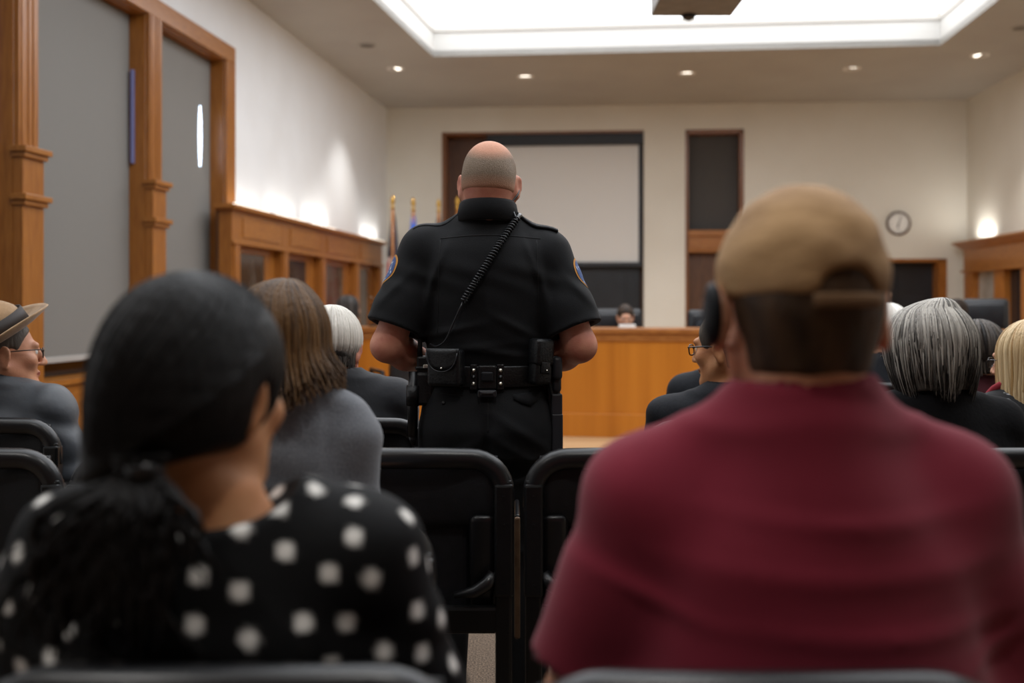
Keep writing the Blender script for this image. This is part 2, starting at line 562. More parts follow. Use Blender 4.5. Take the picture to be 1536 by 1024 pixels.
def strands(paths, r0, seed=2, tone_mu=.5, tipr=.2):
    r = np.random.default_rng(seed); V = []; Fc = []; T = []
    for pts in paths:
        pts = np.array([tuple(p) for p in pts]); L = len(pts); b = len(V); tone = np.clip(r.normal(tone_mu, .3), 0, 1)
        sd = None
        for j in range(L):
            tg = pts[min(j + 1, L - 1)] - pts[max(j - 1, 0)]; tg /= np.linalg.norm(tg) + 1e-9
            if sd is None: sd = np.cross(tg, (0.1, 1, .2))
            sd = sd - tg * (sd @ tg); sd /= np.linalg.norm(sd) + 1e-9; on = np.cross(tg, sd)
            f = j / (L - 1); rr = r0 * (.6 + .4 * min(1, f * 4)) * (1 if f < .6 else 1 - (1 - tipr) * (f - .6) / .4)
            for k in range(5):
                an = 2 * PI * k / 5
                V.append(pts[j] + sd * rr * math.cos(an) + on * rr * .7 * math.sin(an)); T.append(tone)
        for j in range(L - 1):
            for k in range(5):
                k2 = (k + 1) % 5
                Fc.append((b + j * 5 + k, b + j * 5 + k2, b + (j + 1) * 5 + k2, b + (j + 1) * 5 + k))
    return np.array(V), Fc, np.array(T)


def merge(*parts):
    V = []; Fc = []; T = []; b = 0
    for v, f, t in parts:
        V.append(v); Fc += [tuple(int(i) + b for i in q) for q in f]; T.append(np.asarray(t)); b += len(v)
    return np.concatenate(V), Fc, np.concatenate(T)


def hairmat(name, c1, c3, rough=.45, st=(60, 60, 5), c2=None, spec=.3):
    return pm(name, c1, c2 or c1, scale=1.6, stretch=st, rough=rough, attr='tone', c3=c3, bump=.9, bscale=2.0, bstretch=st, lo=.3, hi=.7, spec=spec)


def hair_shell(t=.008, h=.005, front=.0, nape=-.06, ear=True, drop=None, tex=.0, texf=90, fem=False, facey=.118, extra=None, seed=0, side=0.0, neck=None, tilt=0.):
    lo = (-.16, -.2, -.14 if drop is None else drop - .05); hi = (.16, .17, .2)
    g = G(lo, hi, h)
    g.ell((0, -.012, .035), (.076 + t + side, .096 + t, .088 + t), .01)
    g.ell((0, -.045, -.005), (.066 + t, .058 + t, .06 + t * .5), .03)
    if neck: g.cone((0, -.028, -.06), (0, -.026, -.22), neck, neck * 1.05, .03)
    if extra: extra(g)
    g.ell((0, facey + front, -.035), (.088, .075, .108), .012, op='sub')
    if ear:
        for q in (-1, 1): g.ell((q * .092, .012, -.012), (.03, .026, .04), .008, op='sub')
    if drop is None:
        g.box((0, 0, nape - .2), (.5, .3, .2), .0, .01, R=Matrix.Rotation(tilt, 3, 'Y'), op='sub')
    if tex:
        g.disp(lambda X, Y, Z: tex * (np.sin(X * texf + 3 * np.sin(Z * 31 + seed)) * np.sin(Z * texf * .8 + 2 * np.sin(Y * 37)) * np.sin(Y * texf * .9 + seed)))
    V, Fq = g.mesh(2)
    return V, Fq


def add_hair(root, hm, mat, parts, name='hair'):
    V, Fc, T = merge(*parts)
    return mkobj(name, V, Fc, mat, root, attrs={'tone': T}, M=hm)


def shelltone(V, mu=.35, amp=.25, f=70):
    return np.clip(mu + amp * np.sin(V[:, 0] * f + 2 * np.sin(V[:, 2] * 20)) * np.sin(V[:, 1] * f * .8 + 1.3), 0, 1)


def glasses(root, hm, mat, half=.067, rim=.0017):
    b = MB()
    for q in (-1, 1):
        pts = [(q * .033 + .021 * math.copysign(abs(math.cos(a)) ** .7, math.cos(a)), .112 - .006 * abs(q * .033 + .021 * math.cos(a)) / .05, .003 + .016 * math.copysign(abs(math.sin(a)) ** .7, math.sin(a))) for a in np.linspace(0, 2 * PI, 25)[:-1]]
        b.tube(pts, rim, 6, closed=True)
        b.tube([(q * .054, .108, .01), (q * (half + .004), .098, .012), (q * (half + .012), .05, .012), (q * (half + .014), .0, .01), (q * (half + .012), -.018, -.004)], rim, 6)
    b.tube([(-.012, .113, .008), (0, .116, .011), (.012, .113, .008)], rim, 6)
    o = b.build('glasses', mat, root, smooth=True, M=hm)
    return o


def seated(label, X, Y, rz=0., group=None, hx=0., hy=.0, hz=1.1, hs=1., yaw=0, nod=0, roll=0, sw=.21, sz=None, dep=1., gut=1., neck=.055,
           skin='fair', shirt=None, sleeve='long', pants=None, fem=False, h=.006, hshirt=.008, garment='shirt', neckz=.0, fold=.0, foldfn=None,
           dots=False, collar=None, lean=0., arms=None, legs=True, slope=0., cutneck=None, knee=.42, shy=0., eo=0.):
    root = thing('person', label, 'person', (X, Y, 0), rz, group)
    sz = sz or hz - .2
    hm = headmat(hx, hy, hz, yaw, nod, roll, hs)
    ey = .03; 
    A = {}
    for q in (-1, 1):
        A[q] = dict(s=(q * (sw - .06), shy, sz - .05), e=(q * (sw + .03), ey + shy, sz - .34), w=(q * .12, .27, .64))
        if arms and q in arms: A[q].update(arms[q])
    # ---- body: one skin surface: head, neck, trunk core, arms and hands
    g = G((-sw - .16, -.2, .44), (sw + .16, .48, hz + .16 * hs), h)
    g.cone((lean * .3, 0, .56), (lean, -.02, sz - .08), .09, .09, .02, n=(1, 0, 0), q=1.4)
    g.cone((-(sw - .09), -.005 + shy, sz - .05), (sw - .09, -.005 + shy, sz - .05), .04, .04, .03)
    nb = tuple(hm @ Vector((0, -.028, -.06)))
    g.cone(nb, (lean + hx * .3, -.02 + shy, sz + .02), neck, neck * 1.08, .03)
    g.cone((lean + hx * .3, -.02 + shy, sz + .03), (0, -.01, sz - .06), neck * .9, .07, .03, n=(1, 0, 0), q=1.3)
    for q in (-1, 1):
        a = A[q]; g.cone(a['s'], a['e'], .042, .036, .02); g.cone(a['e'], a['w'], .038, .025, .015)
        d = Vector(a['w']) - Vector(a['e']); hand(g, a['w'], (d.x, d.y, -abs(d.z) * .15), (0, .1, 1), -q, .97, .55)
    head_sdf(g, hm, fem, eo=eo)
    V, Fq = g.mesh(2)
    mkobj('body', V, Fq, SK[skin], root, fm=head_mats(V, Fq, hm))
    # ---- upper garment
    g = G((-sw - .2, -.28, .4), (sw + .2, .46, sz + .16), hshirt)
    w = sw / .21
    nb = (lean + hx * .3, -.02 + shy, sz + .045 + neckz)
    for q in (-1, 1):
        a = A[q]; s = a['s']
        g.ell(s, (.066 * dep ** .5, .07 * dep ** .5, .068), .04)
        if sleeve == 'long':
            g.cone(s, a['e'], .066, .052, .035); g.cone(a['e'], a['w'], .053, .037, .02)
            e = Vector(a['e']).lerp(Vector(a['w']), .95); g.cone(e, a['w'], .02, .024, .002, op='sub')
        else:
            f = .78 if sleeve == 'short' else .9
            m_ = Vector(s).lerp(Vector(a['e']), f); m0 = Vector(s).lerp(Vector(a['e']), .3); g.cone(s, m0, .072, .072, .035); g.cone(m0, m_, .072, .07, .01)
            dd = (Vector(a['e']) - Vector(s)).normalized(); g.cone(m_ + dd * .03, m_ + dd * .09, .058, .064, .003, op='sub')
            g.cone(m_ + dd * .085, m_ + dd * .12, .12, .12, .003, op='sub')
    for q in (-1, 1):
        s = A[q]['s']; g.cone((nb[0] + q * .035, nb[1], nb[2] - .02), (s[0], s[1], s[2] + .012 + slope), .048, .052, .05)
    g.loft([(.44, .02, .02, .165 * w * gut, .125 * dep), (.60, 0, 0, .165 * w * gut, .122 * dep), (.74, lean * .5, -.01, .17 * w * gut, .125 * dep),
            (sz - .22, lean * .8, -.012, .178 * w, .125 * dep), (sz - .1, lean, -.012 + shy, .172 * w, .112 * dep), (sz - .02, lean, -.012 + shy, .13 * w, .085 * dep),
            (sz + .03, lean, -.015 + shy, .085 * w, .065)], .05)
    g.cone((nb[0], nb[1] - .012, sz - .07), (nb[0], nb[1] - .006, nb[2] - .012), neck * 1.25 + .02, neck * 1.2, .05)
    g.cone((nb[0], nb[1] + .005, nb[2] + .0), (nb[0], nb[1] + .03, nb[2] + .15), neck * 1.16, neck * 1.35, .006, op='sub')
    if cutneck: cutneck(g, nb)
    if fold:
        ff = foldfn or (lambda X, Y, Z: np.sin(Z * 62 + 9 * X * X * 3 + 2.2 * np.sin(X * 9 + 1)) * np.clip(.55 + .6 * np.sin(X * 11 + Z * 17), 0, 1) * (Y < .05) + .6 * np.sin(X * 38 + Z * 50 + 2 * np.sin(Z * 23)) * (np.abs(X) > sw - .08))
        g.disp(lambda X, Y, Z: fold * ff(X, Y, Z))
    V, Fq = g.mesh(2)
    at_ = {}
    if dots:
        c = poisson(V, dots[0], 5)
        d = np.full(len(V), 9.)
        for q in c: d = np.minimum(d, ((V - q) ** 2).sum(1))
        at_ = {'dot': np.clip(1 - (np.sqrt(d) - dots[1]) / .004, 0, 1)}
    sh = mkobj(garment, V, Fq, shirt, root, attrs=at_)
    info = dict(root=root, hm=hm, A=A, nb=nb, sz=sz, sw=sw, shirtV=V, shirtF=Fq, shirt=sh)
    if collar:
        b = MB()
        R0 = neck * 1.28
        prof = []
        for k in range(33):
            an = -PI / 2 + (k - 16) / 16 * 2.55
            prof.append((math.cos(an) * R0, math.sin(an) * R0 + .012, .012 * (1 - math.cos((k - 16) / 16 * 2.0)) * -1))
        Vv = []; 
        for (x, y, dz) in prof:
            for (o, z) in ((.0, -.03), (.002, .03), (.010, .036), (.022, .02), (.03, -.03), (.018, -.034)):
                k = 1 + o / R0
                Vv.append((nb[0] + x * k, nb[1] + y * k, nb[2] - .01 + z + dz))
        Fs = []
        for i in range(32):
            for k in range(6):
                k2 = (k + 1) % 6
                Fs.append((i * 6 + k, (i + 1) * 6 + k, (i + 1) * 6 + k2, i * 6 + k2))
        Fs += [tuple(range(6)), tuple(32 * 6 + k for k in range(6))[::-1]]
        b.add(Vv, Fs); b.build('collar', collar, root, smooth=True)
    # ---- trousers and shoes
    if legs:
        hp = .012
        g = G((-.32, -.2, .05), (.32, knee + .16, .64), hp)
        g.ell((0, .01, .535), (.17 * w * gut, .125 * dep, .085), .03)
        for q in (-1, 1):
            g.cone((q * .09, .02, .53), (q * .12, knee, .51), .082, .062, .03); g.cone((q * .12, knee, .51), (q * .12, knee + .0, .11), .062, .05, .02)
        V, Fq = g.mesh(2); mkobj('trousers', V, Fq, pants or M['trousers'], root)
        for q in (-1, 1):
            g = G((q * .12 - .07, knee - .12, -.01), (q * .12 + .07, knee + .24, .16), .009)
            g.cone((q * .12, knee - .03, .04), (q * .13, knee + .14, .03), .038, .034, .02, n=(0, 0, 1), q=.8)
            g.cone((q * .12, knee, .04), (q * .12, knee, .1), .04, .042, .02); g.box((q * .12, knee, -.06), (.3, .5, .062), 0, .002, op='sub')
            V, Fq = g.mesh(2); mkobj('shoe', V, Fq, M['leather'], root)
    return info


def surf_line(info_bvh, pts, r, mat, name, parent, off=.0, d=(0, 1, 0)):
    out = []
    for p in pts:
        hit = info_bvh.ray_cast(Vector(p), Vector(d))
        if hit[0] is not None: out.append(hit[0] + hit[1] * off)
    if len(out) > 2:
        b = MB(); b.tube(out, r, 6)
        return b.build(name, mat, parent, smooth=True)
# ================================================================== the room
HC = 4.54
_u = Vector((.1286, 1, 0)); LN = Vector((1, -.1286, 0)) / 1.00823


def LW(Y, d, z):
    return Vector((-4.248 + .1286 * Y, Y, 0)) + LN * d + Vector((0, 0, z))


BN = Vector((-.0744, -1, 0)) / 1.00276


def BW(X, d, z):
    return Vector((X, 16.7 - .0744 * (X + 2.10), 0)) + BN * d + Vector((0, 0, z))


def bwX(px):
    k = (px - CX) / F
    return k * (16.7 - .15624) / (1 + .0744 * k)


def bwZ(px, py):
    X = bwX(px); Y = 16.7 - .0744 * (X + 2.10)
    return EYE - (py - CY) / F * Y


RN = Vector((-1, .075, 0)) / 1.0028


def RW(Y, d, z):
    return Vector((6.11 + .075 * Y, Y, 0)) + RN * d + Vector((0, 0, z))


def fbox(mb, fn, a0, a1, d0, d1, z0, z1, flip=False):
    p = [fn(a0, d0, z0), fn(a1, d0, z0), fn(a1, d1, z0), fn(a0, d1, z0), fn(a0, d0, z1), fn(a1, d0, z1), fn(a1, d1, z1), fn(a0, d1, z1)]
    if flip: p = [p[i] for i in (1, 0, 3, 2, 5, 4, 7, 6)]
    return mb.hexa(p)


LB = lambda mb, *a: fbox(mb, LW, *a, flip=True)
BB = lambda mb, *a: fbox(mb, BW, *a, flip=True)
RB = lambda mb, *a: fbox(mb, RW, *a)


def struct(name, mb, mats, parent=None, **k):
    o = mb.build(name, mats, parent, **k)
    if parent is None: o['kind'] = 'structure'
    return o


YR = -3.6
# floor: carpet where the audience sits, tan boards in the well before the dais
b = MB(); b.box((-5.2, YR, -.1), (7.8, 7.4, 0)); struct('floor', b, M['carpet'])
b = MB(); b.box((-5.2, 7.4, -.1), (7.8, 17.2, 0)); struct('floor', b, M['tanfloor'])

# ---- left wall with three shaded window bays
zh, zs = 3.74, .67
bays = [(4.9, 6.75), (6.97, 8.55), (8.77, 10.16)]
b = MB()
LB(b, YR, 4.9, -.3, 0, 0, HC + .1); LB(b, 4.9, 10.16, -.3, 0, zh, HC + .1); LB(b, 4.9, 10.16, -.3, 0, 0, zs - .02)
for y0, y1 in ((6.75, 6.97), (8.55, 8.77)): LB(b, y0, y1, -.3, 0, zs - .02, zh)
LB(b, 10.16, 17.0, -.3, 0, 0, HC + .1)
struct('wall_left', b, M['wall'])
for i, (y0, y1) in enumerate(bays):
    b = MB(); LB(b, y0, y1, -.26, -.24, zs, zh)
    w = struct('window_%d' % (i + 1), b, M['glassdark'])
    b = MB(); LB(b, y0, y0 + .012, -.24, 0, zs, zh); LB(b, y1 - .012, y1, -.24, 0, zs, zh); LB(b, y0, y1, -.24, .0, zh - .012, zh)
    b.build('window_jamb', M['wood_v'], w)
    b = MB(); LB(b, y0, y1, -.24, .07, zs - .02, zs + .02); b.build('window_sill', M['wood_h'], w)
    # the roller shade
    t = thing('roller_shade', ['grey roller shade in the window bay at the photo\'s left edge', 'wide grey roller shade in the window bay behind the man in the hat',
                               'narrow grey roller shade in the window bay beside the wood cabinets'][i], 'window shade', LW((y0 + y1) / 2, -.14, 0), 0, 'grey window shades')
    o = t.location
    bb = MB()
    c0, c1 = y0 + .02, y1 - .02
    P = lambda Y, d, z: LW(Y, d, z) - o
    fbox(bb, P, c0, c1, -.142, -.138, .84, zh - .02, flip=True); bb.build('shade_cloth', M['shade'], t)
    bb = MB(); fbox(bb, P, c0, c1, -.148, -.130, .80, .845, flip=True); bb.build('hem_bar', M['shade_bar'], t, bevel=.004)
# glowing strips painted in for streaks of daylight on the jambs
for (Y, d, z0, z1, m, lb) in ((6.70, -.1, 2.33, 3.3, 'slot', 'blue glowing strip painted in for daylight beside the leftmost pilaster'),
                              (8.50, -.09, 2.45, 3.25, 'slot', 'blue glowing strip painted in for daylight on the jamb between the two grey shades')):
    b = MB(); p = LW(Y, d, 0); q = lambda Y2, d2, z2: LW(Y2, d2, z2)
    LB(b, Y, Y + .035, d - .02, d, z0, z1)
    tag(b.build('glow_strip', M[m]), lb, 'light streak')
b = MB()  # bright streak of light on the shade, painted as a glowing strip
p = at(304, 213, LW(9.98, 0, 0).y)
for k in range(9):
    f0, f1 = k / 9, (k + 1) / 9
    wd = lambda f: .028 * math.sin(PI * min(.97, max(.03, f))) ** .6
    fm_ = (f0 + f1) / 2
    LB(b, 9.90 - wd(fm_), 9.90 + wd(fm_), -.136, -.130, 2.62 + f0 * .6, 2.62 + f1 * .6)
tag(b.build('glow_streak', M['glow_white']), 'bright white upright strip, a painted-in streak of light on the narrow grey shade', 'light streak')
# casing, pilasters and panelling
b = MB(); LB(b, 4.6, 10.38, 0, .035, zh, zh + .17); struct('trim_1', b, M['wood_h'], bevel=.006)
b = MB(); LB(b, 10.16, 10.38, 0, .035, 0, zh); struct('trim_2', b, M['wood_v'], bevel=.006)
b = MB(); LB(b, 4.9, 10.1, -.01, .03, 0, zs - .03); LB(b, 4.9, 10.1, .03, .045, .5, .64); LB(b, 4.9, 10.1, .03, .045, .0, .14)
for y in (5.3, 6.2, 7.4, 8.3, 9.2): LB(b, y, y + .1, .03, .045, .14, .5)
struct('trim_3', b, M['wood_h'], bevel=.004)
for k, yc in enumerate((6.86, 8.66)):
    t = thing('pilaster', ['wood pilaster with two cap mouldings at the photo\'s left edge', 'wood pilaster with two cap mouldings between the two grey shades'][k], 'pilaster', LW(yc, 0, 0), 0, 'window pilasters')
    P = lambda Y, d, z, o=t.location.copy(): LW(Y, d, z) - o
    bb = MB(); fbox(bb, P, yc - .11, yc + .11, 0, .04, 2.3, zh, flip=True)
    for s_ in (-.075, 0, .055): fbox(bb, P, yc + s_ - .012, yc + s_ + .02, .04, .048, 2.3, zh, flip=True)
    bb.build('upper_shaft', M['wood_v'], t, bevel=.004)
    bb = MB(); fbox(bb, P, yc - .12, yc + .12, 0, .075, 0, 2.27, flip=True); bb.build('lower_shaft', M['wood_v'], t, bevel=.005)
    for z in (2.29, 1.965):
        bb = MB(); fbox(bb, P, yc - .155, yc + .155, -.0, .12, z - .02, z + .02, flip=True); fbox(bb, P, yc - .135, yc + .135, 0, .1, z - .055, z - .02, flip=True)
        bb.build('cap_moulding', M['wood_h'], t, bevel=.005)

M['cabglass'] = pm('brown cabinet glass', '#4b3524', '#6b6258', 2.5, stretch=(1, 1, .3), rough=.12, lo=.45, hi=.6)
# ---- wood display cabinets along the left wall
posts = [10.07, 11.36, 12.73, 14.27, 15.76]
for k in range(4):
    y0, y1 = posts[k] + (0 if k else -.1), posts[k + 1]
    lb = ['wood display cabinet nearest the windows', 'wood display cabinet with a brass knob, second from the windows', 'wood display cabinet third from the windows', 'wood display cabinet farthest along the left wall, behind the flags'][k]
    t = thing('display_cabinet', lb, 'cabinet', LW((y0 + y1) / 2, 0, 0), 0, 'wood cabinets on the left wall')
    P = lambda Y, d, z, o=t.location.copy(): LW(Y, d, z) - o
    f = lambda mb, *a: fbox(mb, P, *a, flip=True)
    D = .17
    bb = MB(); f(bb, y0, y1 - .003, .004, .03, 0, 2.18); bb.build('back_panel', M['wood_dk'], t)
    bb = MB(); f(bb, y0 - .0, y0 + .2, .03, D, 0, 2.18); f(bb, y0 + .03, y0 + .17, D, D + .018, .1, 1.86); bb.build('post', M['wood_v'], t, bevel=.005)
    if k == 3:
        bb = MB(); f(bb, y1 - .2, y1, .03, D, 0, 2.18); f(bb, y1 - .17, y1 - .03, D, D + .018, .1, 1.86); bb.build('post', M['wood_v'], t, bevel=.005)
    e = y1 - (.2 if k == 3 else .003)
    bb = MB(); f(bb, y0 + .2, e, .03, D, 1.88, 2.18); f(bb, y0 + .26, e - .06, D, D + .012, 1.93, 2.13); bb.build('frieze', M['wood_h'], t, bevel=.005)
    bb = MB(); f(bb, y0 + .2, e, .03, D, .0, .75); bb.build('base_panel', M['wood_v'], t, bevel=.005)
    dr = MB(); ym = (y0 + .2 + e) / 2
    for a0, a1, z0, z1 in ((y0 + .2, y0 + .27, .75, 1.88), (e - .3, e, .75, 1.88), (y0 + .27, e - .3, .75, .85), (y0 + .27, e - .3, 1.78, 1.88)): f(dr, a0, a1, .06, .085, z0, z1)
    d_ = dr.build('door', M['wood_v'], t, bevel=.004)
    gp = MB(); f(gp, y0 + .27, e - .3, .068, .074, .85, 1.78); gp.build('glass_pane', M['cabglass'], d_)
    kn = MB(); kn.lathe([(.0, 0), (.022, .005), (.024, .02), (.012, .03), (0, .034)], 12, M=Matrix.Translation(P(e - .15, .085, 1.36)) @ Matrix.Rotation(PI / 2, 4, 'Y')); kn.build('knob', M['steel'], d_, smooth=True)
t = MB(); LB(t, posts[0] - .13, posts[-1] + .03, 0, .19, 2.18, 2.2); LB(t, posts[0] - .17, posts[-1] + .06, 0, .235, 2.2, 2.245); LB(t, posts[0] - .12, posts[-1] + .02, .17, .20, 1.85, 1.885)
tag(t.build('cornice', M['wood_h'], bevel=.006), 'continuous wood cornice on top of the cabinets along the left wall', 'cornice')
for k, (y, e) in enumerate(((10.6, 1.2), (11.75, 2.2), (13.0, 3.2), (15.6, 3.5))):
    t = thing('uplight', ['uplight on the cornice just past the window casing', 'second uplight from the window casing, on the cornice', 'brightest uplight midway along the left cornice', 'uplight on the cornice beside the flags'][k], 'lamp', LW(y, .1, 2.245), 0, 'uplights on the left cornice')
    P = lambda Y, d, z, o=t.location.copy(): LW(Y, d, z) - o
    bb = MB(); fbox(bb, P, y - .5, y + .5, .10, .15, 2.245, 2.262, flip=True); bb.build('housing', M['trimring'], t)
    bb = MB(); bb.tube([P(y - .48, .125, 2.268), P(y + .48, .125, 2.268)], .008, 8); bb.build('tube', M['lamp'], t)
    ld = bpy.data.lights.new('uplight lamp', 'AREA'); ld.shape = 'RECTANGLE'; ld.size = .05; ld.size_y = 1.0; ld.energy = e; ld.color = (1, .97, .92)
    lo_ = bpy.data.objects.new('lamp', ld); COL.objects.link(lo_); lo_.parent = t; lo_.location = P(y, .125, 2.285); lo_.rotation_euler = (PI, 0, -math.atan(.1286))

# ---- back wall: recess with the screen, a column, a shaded recess, the door
X0, X1 = bwX(580) - .05, bwX(1450) + .05
zt1 = bwZ(800, 197); zt2 = bwZ(1070, 194); zd = bwZ(1370, 388)
r1a, r1b, r2a, r2b, da, db = [bwX(v) for v in (663, 966, 1028, 1116, 1318, 1420)]
b = MB(); DP = -.35
for (a, c, z0, z1) in ((X0 - .3, r1a, 0, HC + .1), (r1a, r1b, zt1, HC + .1), (r1b, r2a, 0, HC + .1), (r2a, r2b, zt2, HC + .1), (r2b, da, 0, HC + .1), (da, db, zd, HC + .1), (db, X1 + .4, 0, HC + .1)):
    BB(b, a, c, DP, 0, z0, z1)
struct('wall_back', b, M['wall2'])
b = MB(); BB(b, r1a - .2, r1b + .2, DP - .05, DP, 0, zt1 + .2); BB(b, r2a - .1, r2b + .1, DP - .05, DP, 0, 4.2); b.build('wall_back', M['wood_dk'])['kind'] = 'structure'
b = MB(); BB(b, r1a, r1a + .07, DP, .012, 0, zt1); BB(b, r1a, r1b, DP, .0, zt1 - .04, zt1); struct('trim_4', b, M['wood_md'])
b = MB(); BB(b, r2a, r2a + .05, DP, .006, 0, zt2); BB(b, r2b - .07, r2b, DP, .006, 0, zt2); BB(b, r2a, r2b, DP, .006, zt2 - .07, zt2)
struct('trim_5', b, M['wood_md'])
# projection screen
xa, xb = bwX(735), bwX(963); zc = bwZ(850, 200)
t = thing('projection_screen', 'large white projection screen in a black frame on the back wall', 'screen', BW((xa + xb) / 2, 0, 0))
P = lambda X, d, z, o=t.location.copy(): BW(X, d, z) - o
bb = MB(); fbox(bb, P, xa - .06, xb + .03, -.2, .0, zc - .19, zc - .005, flip=True); bb.build('housing', M['blacksat'], t, bevel=.01)
zb = bwZ(850, 393)
bb = MB(); fbox(bb, P, xa + .04, xb - .05, -.11, -.1, zb, zc - .19, flip=True); bb.build('screen_surface', M['screen'], t)
for n_, (a, c) in enumerate(((xa - .0, xa + .04), (xb - .05, xb))):
    bb = MB(); fbox(bb, P, a, c, -.115, -.09, zb - .02, zc - .19, flip=True); bb.build('side_border', M['blacksat'], t)
bb = MB(); fbox(bb, P, xa - .02, xb + .02, -.14, -.06, zb - .08, zb, flip=True); bb.build('bottom_bar', M['blacksat'], t, bevel=.01)
b = MB(); BB(b, xa - .3, r1b - .06, -.3, -.2, .6, zb - .07); 
for x in np.linspace(xa, r1b - .3, 4): BB(b, x, x + .02, -.2, -.19, .6, zb - .08)
tag(b.build('wall_panel', M['board'], bevel=.005), 'black glossy panel on the back wall under the projection screen', 'panel')
# shaded recess
z1_, z2_ = bwZ(1060, 345), bwZ(1060, 378)
b = MB(); BB(b, r2a + .05, r2b - .07, -.2, -.19, z1_, zt2 - .07); o = tag(b.build('roller_shade', M['shade_dk']), 'dark grey roller shade in the narrow recess right of the white column', 'window shade')
b = MB(); BB(b, r2a + .05, r2b - .07, -.25, .02, z1_ - .1, z1_); BB(b, r2a + .05, r2b - .07, -.25, -.02, z2_ + .05, z1_ - .1); BB(b, r2a + .05, r2b - .07, -.25, .0, z2_, z2_ + .05); struct('trim_6', b, M['wood_x'], bevel=.01)
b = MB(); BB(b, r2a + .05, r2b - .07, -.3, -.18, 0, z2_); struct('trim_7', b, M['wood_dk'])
# door
b = MB(); BB(b, da, db, -.3, -.26, 0, zd)
dr = struct('door_1', b, M['board'])
b = MB(); BB(b, da + .42, db - .18, -.26, -.25, .9, bwZ(1370, 440)); b.build('lower_panel', M['blacksat'], dr)
b = MB(); BB(b, da + .36, da + .38, -.26, -.24, 0, zd); b.build('door_edge', M['blacksat'], dr)
b = MB(); b.lathe([(0, 0), (.03, .01), (.035, .04), (.02, .06), (0, .065)], 12, M=Matrix.Translation(BW(bwX(1341), -.26, bwZ(1341, 441))) @ Matrix.Rotation(PI / 2, 4, 'X')); b.build('door_knob', M['steel'], dr, smooth=True)
b = MB(); BB(b, db - .13, db, -.3, .01, 0, zd); BB(b, da, db, -.3, .01, zd - .05, zd); BB(b, da, da + .1, -.3, .01, 0, zd); struct('trim_8', b, M['wood_v'])
# clock
cp = BW(bwX(1347), .0, bwZ(1347, 335)); RC = Matrix.Rotation(PI / 2, 4, 'X')
t = thing('wall_clock', 'round white wall clock with a brown rim above the door', 'clock', cp, math.atan(-.0744))
b = MB(); b.lathe([(0, 0), (.19, 0), (.195, .03), (.18, .05), (.165, .045), (.16, .03), (0, .03)], 40, M=RC); b.build('rim', M['clock_rim'], t, smooth=True)
b = MB(); b.lathe([(0, .03), (.16, .03), (.16, .034), (0, .034)], 40, M=RC); b.build('face', M['clock'], t)
b = MB()
for k in range(12):
    a = 2 * PI * k / 12; Mx = Matrix.Rotation(a, 4, 'Y')
    b = MB(); b.box((-.005, -.036, .125 if k % 3 else .11), (.005, -.034, .148), Mx); b.build('hour_mark', M['blacksat'], t)
for (a, l, w, nm) in ((-2.9, .085, .008, 'hour_hand'), (.35, .13, .005, 'minute_hand')):
    b = MB(); b.box((-w, -.04, -.02), (w, -.037, l), Matrix.Rotation(a, 4, 'Y')); b.build(nm, M['blacksat'], t)

# ---- right wall with its cabinet, rear wall
b = MB(); RB(b, YR, 16.4, -.3, 0, 0, HC + .1); struct('wall_right', b, M['wall2'])
t = thing('display_cabinet', 'wood display cabinet with a glass door on the right wall', 'cabinet', RW(14.5, 0, 0))
P = lambda Y, d, z, o=t.location.copy(): RW(Y, d, z) - o
f = lambda mb, *a: fbox(mb, P, *a)
ya, yb, D = 12.4, 15.7, .16
bb = MB(); f(bb, ya, yb, .004, .04, 0, 2.1); bb.build('back_panel', M['wood_dk'], t)
for y in (15.35, 14.2, 13.3, 12.4):
    bb = MB(); f(bb, y, y + .34, .04, D, 0, 1.78); f(bb, y + .06, y + .28, D, D + .015, .1, 1.7); bb.build('post', M['wood_v'], t, bevel=.005)
bb = MB(); f(bb, ya, yb, .04, D, 1.78, 2.1); bb.build('frieze', M['wood_h'], t)
bb = MB(); f(bb, ya, yb + .04, .04, D + .04, 1.755, 1.79); bb.build('lower_moulding', M['wood_h'], t, bevel=.005)
bb = MB(); f(bb, ya, yb, .04, D - .01, 0, .8); bb.build('base_panel', M['wood_v'], t)
bb = MB()
bb.hexa([P(ya, 0, 2.1), P(yb + .0, 0, 2.1), P(yb, D, 2.1), P(ya, D, 2.1), P(ya, 0, 2.2), P(yb + .12, 0, 2.2), P(yb + .12, D + .12, 2.2), P(ya, D + .12, 2.2)]); f(bb, ya, yb + .14, 0, D + .14, 2.2, 2.235)
bb.build('cornice', M['wood_h'], t, bevel=.006)
for (y0, y1, mm) in ((14.54, 15.35, 'shade_bar'), (13.64, 14.2, 'glassdark'), (12.74, 13.3, 'glassdark')):
    bb = MB(); f(bb, y0, y1, .05, .06, .8, 1.78); bb.build('glass_pane', M['glassdark'] if mm == 'glassdark' else pm('frosted cabinet glass', '#a8a49c', '#8b8780', 3, rough=.25), t)
t = thing('uplight', 'uplight on the cornice of the right wall cabinet', 'lamp', RW(15.2, .12, 2.235))
P = lambda Y, d, z, o=t.location.copy(): RW(Y, d, z) - o
bb = MB(); fbox(bb, P, 14.9, 15.5, .08, .13, 2.235, 2.252); bb.build('housing', M['trimring'], t)
bb = MB(); bb.tube([P(14.92, .105, 2.258), P(15.48, .105, 2.258)], .008, 8); bb.build('tube', M['lamp'], t)
ld = bpy.data.lights.new('uplight lamp', 'AREA'); ld.shape = 'RECTANGLE'; ld.size = .06; ld.size_y = .6; ld.energy = 6; ld.color = (1, .97, .92)
lo_ = bpy.data.objects.new('lamp', ld); COL.objects.link(lo_); lo_.parent = t; lo_.location = P(15.2, .105, 2.275); lo_.rotation_euler = (PI, 0, 0)
b = MB(); b.box((-5.2, YR - .2, 0), (7.8, YR, HC + .1)); struct('wall_rear', b, M['wood_md'])

